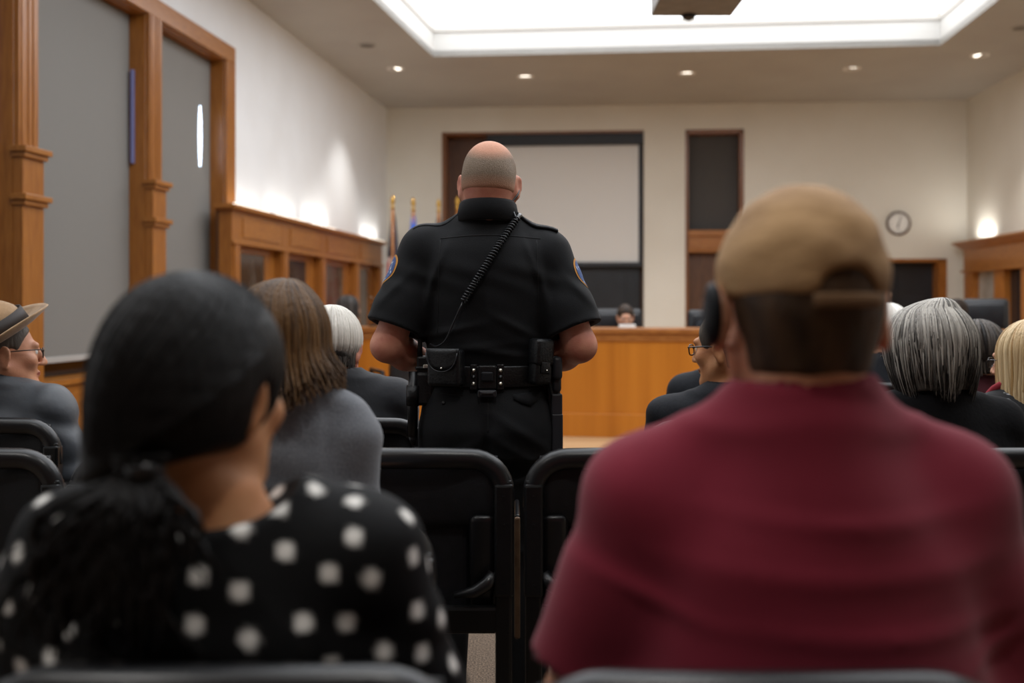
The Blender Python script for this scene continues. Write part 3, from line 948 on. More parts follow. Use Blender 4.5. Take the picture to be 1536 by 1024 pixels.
# ---- ceiling with the raised coffer and its luminous panel
ZC = 4.60; up = Vector
dz = ZC - EYE
A = [-1.064, 13.46]; B = [5.535, 12.87]; nY = 1.4
Cn = [A[0] - .186 * (A[1] - nY), nY]; Dn = [B[0] - .094 * (B[1] - nY), nY]
wl = lambda Y: -4.248 + .1286 * Y
wr = lambda Y: 6.11 + .075 * Y
oA = (wl(16.66) - .02, 16.72, HC); oB = (7.36, 16.0, HC); oC = (wl(YR) - .02, YR, HC); oD = (wr(YR) + .02, YR, HC)
b = MB()
a_, b_, c_, d_ = (*A, ZC), (*B, ZC), (*Cn, ZC), (*Dn, ZC)
T = .08
for q in ((oA, oB, b_, a_), (oB, oD, d_, b_), (oD, oC, c_, d_), (oC, oA, a_, c_)):
    b.hexa([q[0], q[1], q[2], q[3]] + [(p[0], p[1], p[2] + T) for p in q])
struct('ceiling', b, M['ceil'])


def ring(z0, z1, inset, mats, name):
    mb = MB()
    cs = [Vector((A[0], A[1], 0)), Vector((B[0], B[1], 0)), Vector((Dn[0], Dn[1], 0)), Vector((Cn[0], Cn[1], 0))]
    cen = sum(cs, Vector()) / 4
    for i in range(4):
        p, q = cs[i], cs[(i + 1) % 4]
        ip = p + (cen - p).normalized() * inset; iq = q + (cen - q).normalized() * inset
        op = p + (p - cen).normalized() * .1; oq = q + (q - cen).normalized() * .1
        mb.hexa([op + Vector((0, 0, z0)), oq + Vector((0, 0, z0)), iq + Vector((0, 0, z0)), ip + Vector((0, 0, z0)), op + Vector((0, 0, z1)), oq + Vector((0, 0, z1)), iq + Vector((0, 0, z1)), ip + Vector((0, 0, z1))])
    return struct(name, mb, mats)


ring(ZC + .002, ZC + .33, .0, M['white'], 'trim_9')
ring(ZC + .33, ZC + .42, .03, pm('coffer moulding', '#cfccc6', rough=.7), 'trim_10')
b = MB(); b.add([(A[0] - .05, A[1] + .05, ZC + .42), (B[0] + .05, B[1] + .05, ZC + .42), (Dn[0] + .05, Dn[1] - .05, ZC + .42), (Cn[0] - .05, Cn[1] - .05, ZC + .42)], [(0, 1, 2, 3)])
o = b.build('ceiling_panel', M['lumin']); tag(o, 'large luminous white ceiling panel inside the coffer', 'light panel')


def hitplane(px, py, p, q, r):
    p, q, r = Vector(p), Vector(q), Vector(r); n = (q - p).cross(r - p)
    d = Vector(((px - CX) / F, 1, -(py - CY) / F)); o = Vector((0, 0, EYE))
    return o + d * ((p - o).dot(n) / d.dot(n))


M['glow'] = pm('downlight glow', '#fff6e6', emit=3.5)
DL = [(593, 103, (oA, a_, c_), 'recessed downlight near the top of the left wall'), (788, 115, (oA, oB, a_), 'recessed downlight above the officer\'s head'),
      (1030, 110, (oA, oB, a_), 'recessed downlight above the dark shaded recess'), (1278, 103, (oA, oB, a_), 'recessed downlight above the man in the cap'), (1470, 83, (oB, oD, b_), 'recessed downlight near the top of the right wall')]
for px, py, pl, lb in DL:
    c = hitplane(px, py, *pl)
    t = thing('downlight', lb, 'lamp', c, 0, 'recessed downlights')
    bb = MB(); bb.lathe([(.085, .03), (.085, -.004), (.11, -.008), (.125, -.002), (.125, .03)], 24); bb.build('trim_ring', M['trimring'], t, smooth=True)
    bb = MB(); bb.lathe([(0, .0), (.086, .0), (.086, .02), (0, .02)], 24); bb.build('lamp_disc', M['glow'], t)
    ld = bpy.data.lights.new('downlight lamp', 'SPOT'); ld.energy = 190; ld.spot_size = math.radians(84); ld.spot_blend = .7; ld.shadow_soft_size = .08; ld.color = (1, .975, .94)
    lo_ = bpy.data.objects.new('lamp', ld); COL.objects.link(lo_); lo_.parent = t; lo_.location = (0, 0, -.03)
for px, py, pl, lb in ((550, 68, (oA, a_, c_), 'unlit round ceiling fixture above the left wall'), (1532, 42, (oB, oD, b_), 'unlit round ceiling fixture at the photo\'s right edge')):
    c = hitplane(px, py, *pl)
    t = thing('ceiling_speaker', lb, 'ceiling fixture', c, 0, 'unlit round ceiling fixtures')
    bb = MB(); bb.lathe([(.1, .02), (.1, -.008), (.12, -.008), (.125, .02)], 24); bb.build('trim_ring', M['ceil'], t, smooth=True)
    bb = MB(); bb.lathe([(0, -.003), (.1, -.003), (.1, .02), (0, .02)], 24); bb.build('grille', pm('grey grille', '#6d675f', rough=.8), t)
# the same downlights over the audience, above and behind the camera
for n, (x, y, en) in enumerate(((-2.3, -.3, 170), (.2, .2, 130), (2.9, .5, 50), (-3.6, 2.2, 60), (5.2, 2.2, 60))):
    c = Vector((x, y, HC + (.0 if y < 0 else .015)))
    t = thing('downlight', ['recessed downlight behind the camera, over the rear left seats', 'recessed downlight behind the camera, over the rear middle seats', 'recessed downlight behind the camera, over the rear right seats', 'recessed downlight over the left aisle beside the audience', 'recessed downlight over the right aisle beside the audience'][n], 'lamp', c, 0, 'recessed downlights')
    bb = MB(); bb.lathe([(.085, .03), (.085, -.004), (.11, -.008), (.125, -.002), (.125, .03)], 24); bb.build('trim_ring', M['trimring'], t, smooth=True)
    bb = MB(); bb.lathe([(0, .0), (.086, .0), (.086, .02), (0, .02)], 24); bb.build('lamp_disc', M['glow'], t)
    ld = bpy.data.lights.new('downlight lamp', 'SPOT'); ld.energy = en; ld.spot_size = math.radians(110); ld.spot_blend = .6; ld.shadow_soft_size = .1; ld.color = (1, .975, .94)
    lo_ = bpy.data.objects.new('lamp', ld); COL.objects.link(lo_); lo_.parent = t; lo_.location = (0, 0, -.03)
# projector box under the coffer
q0 = at(976, 25, 9.0); q1 = at(1097, 22, 9.0)
t = thing('ceiling_projector', 'grey box projector hanging under the luminous ceiling panel', 'projector', ((q0.x + q1.x) / 2, 8.55, q0.z))
hw = (q1.x - q0.x) / 2
bb = MB(); bb.rbox((-hw, -.45, 0), (hw, .45, .24), .012); bb.build('housing', M['projector'], t)
bb = MB(); bb.lathe([(.07, .0), (.055, -.03), (.02, -.05), (0, -.052)], 16, c=(-.03, .40, 0)); bb.build('lens_dome', M['lens'], t, smooth=True)
bb = MB(); bb.tube([(0, 0, .24), (0, 0, ZC + .42 - q0.z)], .03, 12); bb.build('mount_pole', M['projector'], t)

# ---- flags
def flag(px, top, lb, kind, Y):
    x = (px - CX) / F * Y; zt = EYE - (top - CY) / F * Y
    t = thing('flag_stand', lb, 'flag', (x, Y, 0), 0, 'flags in front of the back wall')
    bb = MB(); bb.lathe([(0, 0), (.16, 0), (.165, .03), (.05, .07), (.03, .11), (0, .11)], 20); bb.build('base', M['gold'], t, smooth=True)
    bb = MB(); bb.tube([(0, 0, .1), (0, 0, zt - .2)], .022, 10); bb.build('pole', M['wood_v'], t, smooth=True)
    bb = MB(); bb.lathe([(0, zt - .2), (.03, zt - .2), (.03, zt - .17), (.012, zt - .15), (.035, zt - .1), (.03, zt - .06), (.012, zt - .01), (0, zt)], 14); bb.build('finial', M['gold'], t, smooth=True)
    V = []; Fs = []; N = 40; R = 26; fm = []
    z0, z1 = zt - .26, .75
    for i in range(R + 1):
        f_ = i / R; z = z0 + (z1 - z0) * f_
        rx = .02 + .11 * f_ ** .75; ry = .03 + .08 * f_
        for k in range(N + 1):
            a = PI * .5 - .38 + k / N * (2 * PI - .0) * .88 * .0 + 0
            a = -PI / 2 + (.3 + (2 * PI - .6) * k / N if kind == 'us' else 2 * PI * k / N)
            pl = 1 + .22 * min(1, f_ * 3) * math.sin(a * 6 + f_ * 2)
            V.append((rx * pl * math.cos(a), (.055 if kind == 'us' else .02) + ry * pl * math.sin(a) + (ry * .4 if kind == 'us' else 0), z - .04 * abs(math.cos(a)) * f_))
    for i in range(R):
        for k in range(N):
            Fs.append((i * (N + 1) + k, i * (N + 1) + k + 1, (i + 1) * (N + 1) + k + 1, (i + 1) * (N + 1) + k))
            f_ = i / R
            if kind == 'us':
                if f_ < .34: m = 0
                else: m = 1 if int(k * 11 / N + f_ * 2.5) % 2 else 2
            else: m = 0
            fm.append(m)
    mats = {'us': [M['flag_navy'], M['flag_white'], M['flag_red']], 'blue': [M['flag_blue']], 'dark': [M['flag_navy']]}[kind]
    o = mkobj('flag_cloth', V, Fs, mats, t, fm=fm)
    s_ = o.modifiers.new('Solid', 'SOLIDIFY'); s_.thickness = .006


M['flag_navy'] = pm('navy flag cloth', '#23283a', rough=.6); M['flag_white'] = pm('white flag cloth', '#e5dfd6', rough=.7)
M['flag_red'] = pm('red flag cloth', '#c0283c', rough=.6); M['flag_blue'] = pm('blue flag cloth', '#3a62c4', rough=.6)
flag(589, 293, 'red, white and navy striped flag draped on a pole, leftmost of the flags', 'us', 14.8)
flag(620, 296, 'blue flag draped on a pole, second of the flags', 'blue', 15.0)
flag(658, 298, 'dark navy flag on a pole, third of the flags, behind the officer\'s shoulder', 'dark', 15.1)
flag(686, 294, 'flag on a pole with a round finial right beside the officer\'s head', 'dark', 15.2)

# ---- the dais
dp = spline([(-2.62, 10.08, 0), (-2.1, 9.98, 0), (-1.5, 9.85, 0), (0, 9.5, 0), (1.5, 9.2, 0), (3, 8.8, 0), (4.5, 8.25, 0), (6.2, 7.4, 0)], 8)


def strip(mb, off0, off1, z0, z1):
    pts = []
    for i, p in enumerate(dp):
        tg = (dp[min(i + 1, len(dp) - 1)] - dp[max(i - 1, 0)]).normalized(); n = Vector((-tg.y, tg.x, 0))
        pts.append((p + n * off0, p + n * off1))
    V = []
    for a, b2 in pts:
        V += [(a.x, a.y, z0), (b2.x, b2.y, z0), (b2.x, b2.y, z1), (a.x, a.y, z1)]
    Fs = []
    for i in range(len(pts) - 1):
        for k in range(4):
            k2 = (k + 1) % 4
            Fs.append((i * 4 + k, (i + 1) * 4 + k, (i + 1) * 4 + k2, i * 4 + k2))
    Fs += [(3, 2, 1, 0), tuple((len(pts) - 1) * 4 + k for k in range(4))]
    mb.add(V, Fs)


t = thing('dais', 'long curved wooden council dais across the front of the room', 'dais', (0, 0, 0))
b = MB(); strip(b, .0, .05, 0, .97); b.build('front_panel', M['dais'], t)
b = MB(); strip(b, -.03, .55, .97, 1.02); b.build('countertop', M['dais_top'], t, bevel=.008)
b = MB(); strip(b, -.012, .0, .90, .97); b.build('upper_band', M['dais_top'], t)
b = MB(); strip(b, -.025, .0, 0, .22); b.build('plinth', M['dais'], t, bevel=.004)


def daisY(X):
    return min(dp, key=lambda p: abs(p.x - X)).y


def paper(px, w, h, lb, nm, off=.3):
    Y = daisY((px - CX) / F * 9.6) + off; x = (px - CX) / F * Y
    b = MB(); Mx = Matrix.Translation((x, Y, 1.02)) @ Matrix.Rotation(-.25, 4, 'X'); b.box((-w / 2, -.006, 0.001), (w / 2, .006, h), Mx)
    b.box((-w / 2, 0, .0), (w / 2, .09, .008), Matrix.Translation((x, Y, 1.02)))
    tag(b.build(nm, M['paper']), lb, 'name plate')


paper(941, .16, .034, 'white name plate on the dais in front of the centre council member', 'name_plate')
paper(826, .14, .045, 'white card standing on the dais beside the officer\'s right arm', 'name_card')
# ================================================================== audience chairs
def make_chair(folded, label, group):
    t = thing('audience_chair', label, 'chair', (0, 0, 0), 0, group)
    W = .238
    for q in (-1, 1):
        b = MB(); b.rbox((q * W - .021, -.02, .0), (q * W + .021, .018, .79), .008)
        b.rbox((q * W - .021, -.02, 0), (q * W + .021, .36, .03), .008)
        b.build('leg', M['black_m'], t)
        b = MB(); b.rbox((q * W - .024, -.026, .50), (q * W + .024, .02, .78), .007)
        for z in (.53, .68, .75): b.lathe([(0, 0), (.003, 0), (.003, .003), (0, .003)], 8, M=Matrix.Translation((q * W, -.026, z)) @ Matrix.Rotation(PI / 2, 4, 'X'))
        b.build('side_cover', M['black'], t)
    pts = []
    R = .085; zt = .84
    for k in range(9):
        a = PI - k / 8 * PI / 2
        pts.append((-W + R + R * math.cos(a), 0, zt - R + R * math.sin(a)))
    pts = [(-W, 0, .72)] + pts + [(x * W * .6, -.012, zt + .003) for x in (-.5, 0, .5)] + [(-p[0], p[1], p[2]) for p in pts[::-1]] + [(W, 0, .72)]
    b = MB(); b.tube(pts, .027, 14, sx=.85, up=(0, 1, 0)); b.build('top_rail', M['black_r'], t, smooth=True)

    def panel(z0, z1, y0, bow, th, x1=.222):
        V = []; N = 14; Kz = 6
        for sd in (0, 1):
            for j in range(Kz + 1):
                for i in range(N + 1):
                    x = -x1 + 2 * x1 * i / N; f_ = j / Kz
                    z = z0 + (z1 - z0) * f_ + (.03 * (x / x1) ** 2 if j == 0 else 0)
                    V.append((x, y0 + bow * (1 - (x / x1) ** 2) + sd * th - .012 * math.sin(PI * f_), z))
        n1 = (Kz + 1) * (N + 1); Fs = []
        for j in range(Kz):
            for i in range(N):
                a = j * (N + 1) + i; q = (a, a + 1, a + N + 2, a + N + 1); Fs.append(q); Fs.append(tuple(n1 + v for v in q[::-1]))
        for i in range(N): Fs.append((i + 1, i, n1 + i, n1 + i + 1)); a = Kz * (N + 1) + i; Fs.append((a, a + 1, n1 + a + 1, n1 + a))
        for j in range(Kz): a = j * (N + 1); Fs.append((a, a + N + 1, n1 + a + N + 1, n1 + a)); a += N; Fs.append((a + N + 1, a, n1 + a, n1 + a + N + 1))
        return MB().add(V, Fs)
    panel(.655 if folded else .5, .845, .004, .022, .016).build('back_panel', M['black_seat'], t, smooth=True)
    b = MB(); b.rbox((-W, -.016, .405), (W, .014, .475), .01); b.build('cross_bar', M['black_m'], t)
    if folded:
        b = MB(); b.rbox((-.152, .035, .43), (.152, .09, .685), .02, 3); b.build('seat', M['black_seat'], t, smooth=False)
        for q in (-1, 1):
            b = MB(); b.rbox((q * .185 - .034, .016, .45), (q * .185 + .034, .075, .70), .018, 3, taper=lambda c: Vector((c.x, c.y - .03 * max(0, (c.z - .62)) / .08, c.z))); b.build('seat_bolster', M['black_r'], t, smooth=True)
            b = MB(); b.tube([(q * .214, -.006, .555), (q * .196, -.014, .53), (q * .165, -.02, .512), (q * .115, -.02, .504)], [.016, .018, .016, .008], 10); b.build('seat_bracket', M['black_r'], t, smooth=True)
    else:
        b = MB(); b.rbox((-.205, .03, .405), (.205, .46, .455), .02, 3); b.build('seat', M['black_seat'], t)
    return t


YB = 2.49
def chx(px, Y): return (px - CX) / F * Y


cf = make_chair(True, 'empty black chair with a folded seat between the polka-dot and red shirts', None)
cf.location = (chx(613, YB), YB, 0)
c2 = dup(cf, (chx(943, YB), YB, 0), 0, 'empty black folded chair half hidden behind the red shirt\'s left sleeve')
b = MB(); 
arm = MB(); arm.rbox((-.285, .05, .37), (-.272, .26, .69), .006, 2, taper=lambda c: Vector((c.x, c.y, c.z)))
ao = arm.build('tablet_arm', M['black_r'], c2)
ed = MB(); ed.rbox((-.286, .041, .375), (-.271, .052, .685), .005); ed.build('wood_edge', pm('worn wood edge', '#745a42', '#5b432f', 30, rough=.5), ao)
co = make_chair(False, '', None)
first = True


def place(px, Y, label, rz=0., X=None):
    global first
    x = chx(px, Y) if X is None else X
    if first:
        co.location = (x, Y, 0); co.rotation_euler = (0, 0, rz); co['label'] = label; first = False
        return co
    return dup(co, (x, Y, 0), rz, label)


def exec_chair(label, x, Y, rz, top=1.2, w=.5):
    t = thing('executive_chair', label, 'office chair', (x, Y, 0), rz)
    b = MB(); b.rbox((-w / 2, -.06, .52), (w / 2, .05, top), .045, 4, taper=lambda c: Vector((c.x * (1 - .12 * max(0, (c.z - .6)) ** 2), c.y - .1 * (c.z - .52) ** 2, c.z))); b.build('backrest', M['leather_dk'], t, smooth=True)
    b = MB(); b.rbox((-w / 2 + .05, .04, top - .28), (w / 2 - .05, .075, top - .05), .03, 3); b.build('headrest_pad', M['leather_dk'], t, smooth=True)
    b = MB(); b.rbox((-w / 2, .02, .42), (w / 2, .5, .53), .04, 3); b.build('seat', M['leather_dk'], t, smooth=True)
    for q in (-1, 1):
        b = MB(); b.tube([(q * (w / 2 + .02), .02, .5), (q * (w / 2 + .04), .04, .68), (q * (w / 2 + .04), .3, .69), (q * (w / 2 + .02), .36, .5)], .02, 8); b.build('armrest', M['black_m'], t, smooth=True)
    b = MB(); b.tube([(0, .22, .42), (0, .22, .1)], .03, 10); b.build('gas_column', M['black_m'], t)
    b = MB()
    for k in range(5):
        a = 2 * PI * k / 5 + .3; b.tube([(0, .22, .11), (.28 * math.cos(a), .22 + .28 * math.sin(a), .06)], [.025, .018], 8); b.lathe([(0, 0), (.025, .0), (.025, .05), (0, .05)], 10, c=(.28 * math.cos(a), .22 + .28 * math.sin(a), 0))
    b.build('star_base', M['black_m'], t)
    return t
# ================================================================== garments
M['trousers'] = pm('dark trousers', '#1b1d22', '#202228', 30, rough=.8)
M['jeans'] = pm('blue jeans', '#2b3a52', '#34445e', 40, rough=.8)
M['polka'] = pm('black blouse with white dots', '#060607', rough=.8, attr='dot', c3='#e6e3dd', bump=.2, bscale=60, spec=.2)
M['red'] = pm('maroon cotton', '#7e2234', '#721d2d', 5, rough=.9, bump=.25, bscale=300, sheen=.12, spec=.2)
M['greyknit'] = pm('heather grey knit', '#6a6d73', '#5d6066', 220, rough=.9, bump=.35, bscale=260, sheen=.2)
M['blacktee'] = pm('faded black cotton', '#15161a', '#1b1d22', 6, rough=.85, bump=.3, bscale=40, sheen=.15)
M['jacket'] = pm('charcoal jacket', '#3d4147', '#33363c', 5, rough=.5, bump=.5, bscale=22, sheen=.2)
M['suit'] = pm('charcoal suit', '#191b20', '#1f2126', 120, spec=.25, rough=.8, bump=.15, bscale=300)
M['blackknit'] = pm('black knit', '#09090b', '#0d0d10', 40, spec=.2, rough=.9, bump=.3, bscale=90)
M['maroon'] = pm('maroon jumper', '#4a1620', '#40121b', 30, rough=.9)
M['pattern'] = pm('black and grey patterned knit', '#101013', '#a9a7a6', 26, stretch=(1, 1, 5.5), rough=.85, lo=.60, hi=.66, bump=.3, bscale=60)
M['redcloth'] = pm('red scarf cloth', '#8e1f2c', rough=.85)
M['grey_cloth'] = pm('grey cloth', '#9a9a9c', '#2a2a2e', 14, rough=.85, lo=.48, hi=.52)
M['hat'] = pm('tan felt', '#a4835f', '#8d6e4c', 30, rough=.9, bump=.3, bscale=90, sheen=.3)
M['hatband'] = pm('dark brown ribbon', '#2c2420', rough=.7)
M['cap'] = pm('tan cap cotton', '#b48f63', '#7b5a3b', 7, stretch=(1, 1, 2.2), rough=.85, bump=.4, bscale=60, lo=.38, hi=.72)  # brown mottling: mostly shadow put into the cotton colour, partly its pattern
M['frame'] = pm('black spectacle frame', '#121214', rough=.3)
M['ear_dark'] = pm('dark blue grey ear oval', '#0a0c11', rough=.55, spec=.25)

# ---- 1 woman in the polka dot blouse, front left
I = seated('woman with black ponytail in a black blouse with white polka dots', chx(326, 1.17), 1.17, hx=-.020, hz=1.116, hs=1.0, yaw=-24, nod=2, sw=.225, sz=.972, dep=1.12, gut=1.1, neck=.05,
           skin='tan', shirt=M['polka'], sleeve='half', fem=True, dots=(.046, .0076), garment='blouse', fold=.0035, h=.006,
           hshirt=.006, cutneck=lambda g, nb: g.ell((nb[0] + .0, nb[1] - .02, nb[2] + .0), (.105, .115, .045), .01, op='sub'),
           arms={1: dict(e=(.262, .03, .64), w=(.14, .27, .62)), -1: dict(e=(-.262, .03, .64), w=(-.12, .27, .62))})
rt, hm = I['root'], I['hm']
hmb = hairmat('straight black hair', '#050404', '#15110f', .52, c2='#0c0909', spec=.2)
V, Fq = hair_shell(.021, .005, front=.01, nape=-.086, tilt=-.28, fem=True, side=.0, ear=False, facey=.125,
                   extra=lambda g: (g.ell((0, -.052, -.03), (.078, .075, .08), .03), g.cone((-.035, -.075, -.06), (-.045, -.1, -.12), .05, .03, .03), g.ell((.108, .004, -.012), (.03, .018, .03), .01, op='sub'), g.ell((-.135, -.0, -.12), (.075, .12, .075), .03, op='sub')))
parts = [(V, Fq, shelltone(V, .12, .12, 110))]
pp = []
r_ = np.random.default_rng(4)
for k in range(420):         # smooth strands from the crown round to the tie
    a = r_.uniform(-150, 150); t0 = r_.uniform(0, 30)
    pts = []
    for j in range(11):
        f = j / 10; th = math.radians(t0 + (105 - t0) * f); az = math.radians(a * (1 - .8 * f ** 2) - 22 * f)
        x = .1 * math.sin(th) * math.sin(az); y = -.012 - .122 * math.sin(th) * math.cos(az) - .01 * f; z = .03 + .114 * math.cos(th) - .06 * f ** 2
        pts.append((x, y, z))
    if pts[4][1] > .055 and pts[4][2] < .06: continue
    pp.append(pts)
parts.append(strands(pp, .0042, 5, .25))
add_hair(rt, hm, hmb, parts)
tail = []
T0 = Vector((-.036, -.135, 1.05))
for k in range(230):
    q = [T0 + Vector((r_.normal(0, .012), r_.normal(0, .008), .015))]
    ex, ez = r_.normal(-.035, .042), r_.uniform(.86, .97); cx_ = r_.normal(0, .02); ph = r_.uniform(0, 6)
    for j in range(1, 12):
        f = j / 11; q.append(Vector((T0.x + ex * f ** .8 + cx_ * math.sin(PI * f) + .008 * math.sin(6 * f + ph), T0.y - .035 * math.sin(PI * min(1, f * .9)) * .8 - .018 * f + .0 * f + r_.normal(0, .003), T0.z + (ez - T0.z) * f)))
    tail.append(q)
Vt, Ft, Tt = strands(tail, .0048, 9, .2)
mkobj('ponytail', Vt, Ft, hmb, rt, attrs={'tone': Tt})
b = MB(); b.lathe([(.014, -.012), (.021, -.006), (.021, .006), (.014, .012)], 16, M=Matrix.Translation(T0)); b.build('hair_tie', M['frame'], rt, smooth=True)

# ---- 2 man in the maroon shirt and cap, front right
def redfold(X, Y, Z):
    s = 0
    for (z0, k, w, am, x0, xw) in ((.985, .5, .012, 1, .03, .12), (.93, .35, .014, .8, .02, .16), (.87, .25, .011, .9, .06, .16), (.80, -.45, .013, 1.2, -.06, .2), (.775, .1, .012, .9, .05, .14), (.73, .3, .016, 1.0, 0, .2), (.67, -.2, .018, .9, 0, .2), (.9, -1.4, .01, .9, -.2, .06), (.84, 1.3, .01, .9, .2, .06)):
        w = w * .75; u = Z - z0 - k * (X - x0) ** 2 * (1 if abs(k) < .6 else 0) - (.35 * np.sign(k) * (X - x0) if abs(k) > .6 else 0)
        s = s + am * np.exp(-(u / w) ** 2) * np.exp(-((X - x0) / xw) ** 2)
    return -s * (Y < .06) + .25 * np.sin(X * 23 + Z * 41)
I = seated('big man in a maroon T-shirt and tan cap seen from behind', chx(1196, 1.2), 1.2, hz=1.215, hs=1.1, yaw=4, nod=2, sw=.238, sz=1.035, dep=1.25, gut=1.25, neck=.067, neckz=.035, eo=.010, skin='fair',
           shirt=M['red'], sleeve='short', garment='tshirt', fold=.0055, foldfn=redfold, hshirt=.007, pants=M['jeans'], slope=.006,
           arms={1: dict(e=(.288, .02, .70), w=(.15, .27, .64)), -1: dict(e=(-.288, .02, .70), w=(-.15, .27, .64))})
rt, hm = I['root'], I['hm']
V, Fq = hair_shell(.003, .0045, front=.0, nape=-.07, tex=.001, neck=.063)
add_hair(rt, hm, hairmat('short brown hair', '#2a1c12', '#5a4028', .6, (50, 50, 14), c2='#3a2918'), [(V, Fq, shelltone(V, .35, .35, 120))])
g = G((-.12, -.14, -.06), (.12, .14, .16), .0045)
g.ell((0, -.01, .037), (.0885, .108, .1), .01)
g.box((0, -.01, -.088), (.2, .3, .1), 0, .006, R=Matrix.Rotation(-.02, 3, 'X'), op='sub')
g.cone((.014, -.2, .012), (.014, -.06, .012), .031, .028, .006, op='sub')
g.disp(lambda X, Y, Z: .0011 * np.sin(Z * 95 + 12 * X + 2 * np.sin(X * 40)) * (Y < .02) * (Z < .1) + .0004 * np.sin(X * 120 + 3 * np.sin(Z * 50)))
V, Fq = g.mesh(1)
cap = mkobj('cap', V, Fq, M['cap'], rt, M=hm)
b = MB(); V = []; Fs = []
for j in range(7):
    for i in range(15):
        a = (i / 14 - .5) * 2.3; rr = .085 + .075 * j / 6
        V.append((math.sin(a) * (.085 + .01 * j / 6) , -.01 + math.cos(a) * (.1 + .075 * j / 6 * math.cos(a) ** .5 if math.cos(a) > 0 else .1), .035 - .02 * (math.sin(a)) ** 2 - .012 * j / 6))
for j in range(6):
    for i in range(14): Fs.append((j * 15 + i, j * 15 + i + 1, (j + 1) * 15 + i + 1, (j + 1) * 15 + i))
o = mkobj('cap_brim', V, Fs, M['cap'], cap); s_ = o.modifiers.new('S', 'SOLIDIFY'); s_.thickness = .004
b.tube([(.0905 * math.sin(a), -.01 - .1075 * math.cos(a), .007) for a in np.linspace(-.28, .6, 12)], .0075, 8, sx=.3, up=(0, -1, 0)); b.build('cap_strap', pm('shaded strap cotton', '#6f5236', rough=.9), cap, smooth=True)  # strap colour darkened to carry the shading at the opening
# dark piece over the left ear
b = MB(); b.lathe([(.0, .0), (.026, .0), (.03, .004), (.028, .009), (.018, .013), (0, .014)], 24, M=Matrix.Translation((-.094, -.016, -.004)) @ Matrix.Rotation(-PI / 2, 4, 'Y') , sx=1.15, sy=.8)
b.build('ear_oval', M['ear_dark'], rt, smooth=True, M=hm)['label'] = 'dark oval piece on the left ear'

# ---- 3 woman in the grey top, long brown hair
I = seated('woman with long brown hair in a grey long-sleeved top', chx(430, 1.95), 1.95, hx=-.008, hz=1.13, hs=1.0, yaw=-6, nod=0, sw=.165, sz=1.012, gut=1.15, skin='fair', shirt=M['greyknit'], garment='top', fem=True, fold=.006, hshirt=.007, slope=.0,
           arms={1: dict(e=(.155, .0, .70), w=(.1, .25, .64)), -1: dict(e=(-.17, .02, .70), w=(-.1, .25, .64))})
rt, hm = I['root'], I['hm']
hmat3 = hairmat('long brown hair with highlights', '#2c1d12', '#70512f', .5, (70, 70, 3), c2='#3b2817', spec=.2)
V, Fq = hair_shell(.012, .006, drop=-.045, ear=False, fem=True, extra=lambda g: g.loft([(-.045, 0, -.035, .092, .08), (.03, 0, -.02, .086, .09)], .03))
lk = locks(1200, (0, -.014, .03), .092, .112, .110, lambda a: -.06 - .015 * math.sin(a * .06), ezj=.025, az=(-135, 135), r0=.0036, seed=11, flare=.32, crown=(.012, -.0), wob=.008, thend=92)
add_hair(rt, hm, hmat3, [(V, Fq, shelltone(V, .3, .25)), lk])

# ---- 4 white-haired man in black
I = seated('white-haired man in a black shirt sitting beside the officer', chx(515, 3.38), 3.38, hx=-.035, hz=1.078, hs=1.08, yaw=-10, nod=4, sw=.235, sz=.945, skin='ruddy', shirt=M['blacktee'], fold=.005, dep=1.05)
rt, hm = I['root'], I['hm']
mw = pm('white hair', '#2f2d2b', attr='tone', c3='#e6e0d4', rough=.5, bump=.6, bscale=2, bstretch=(70, 70, 10))
V, Fq = hair_shell(.010, .005, nape=-.06, tex=.003, neck=.06)
wt = lambda V: np.clip((V[:, 2] + .02) / .045 + .25 * np.sin(V[:, 0] * 90), 0, 1)
lk = locks(420, (0, -.014, .03), .088, .108, .1, lambda a: -.05, az=(-125, 125), r0=.006, seed=21, thend=118, wob=.006, crown=(.01, -.02))
lt = np.clip((lk[0][:, 2] + .025) / .04, 0, 1) * .85 + .2 * (lk[2] - .5)
add_hair(rt, hm, mw, [(V, Fq, wt(V)), (lk[0], lk[1], np.clip(lt, 0, 1))])

# ---- 5 man in the hat
I = seated('man in a tan fedora and charcoal jacket with glasses', chx(2, 3.35), 3.35, hx=.012, hz=1.055, hs=1.05, yaw=-48, nod=-2, roll=-4, sw=.245, sz=.925, rz=-.15, dep=1.05, skin='fair', shirt=M['jacket'], garment='jacket', collar=M['blackknit'], fold=.006,
           arms={1: dict(e=(.30, -.02, .66), w=(.15, .26, .64))})
rt, hm = I['root'], I['hm']
V, Fq = hair_shell(.005, .005, nape=-.06, tex=.001, neck=.06, front=-.045)
add_hair(rt, hm, hairmat('cropped grey hair', '#3b332c', '#6f645a', .6), [(V, Fq, shelltone(V))])
glasses(rt, hm, M['frame'])
HM = hm @ Matrix.Translation((0, -.03, .062)) @ Matrix.Rotation(.52, 4, 'X') @ Matrix.Rotation(.16, 4, 'Y') @ Matrix.Scale(1.1, 4)
V = []; Fs = []; N = 48
prof = [(0.0, .098), (.03, .1), (.055, .103), (.07, .098), (.08, .07), (.086, .03), (.089, .0)]
for (r, z) in prof:
    for k in range(N):
        a = 2 * PI * k / N; c, s = math.cos(a), math.sin(a)
        pinch = 1 - .22 * max(0, s) ** 2 * (z / .1) * (abs(c) > .25) * min(1, abs(c))
        zz = z - .03 * math.exp(-(r * c / .022) ** 2) * (z > .085) - .012 * max(0, s) * (z / .1)
        V.append((r * c * .93 * pinch, r * s * 1.18, zz))
for i in range(len(prof) - 1):
    for k in range(N): k2 = (k + 1) % N; Fs.append((i * N + k, (i + 1) * N + k, (i + 1) * N + k2, i * N + k2))
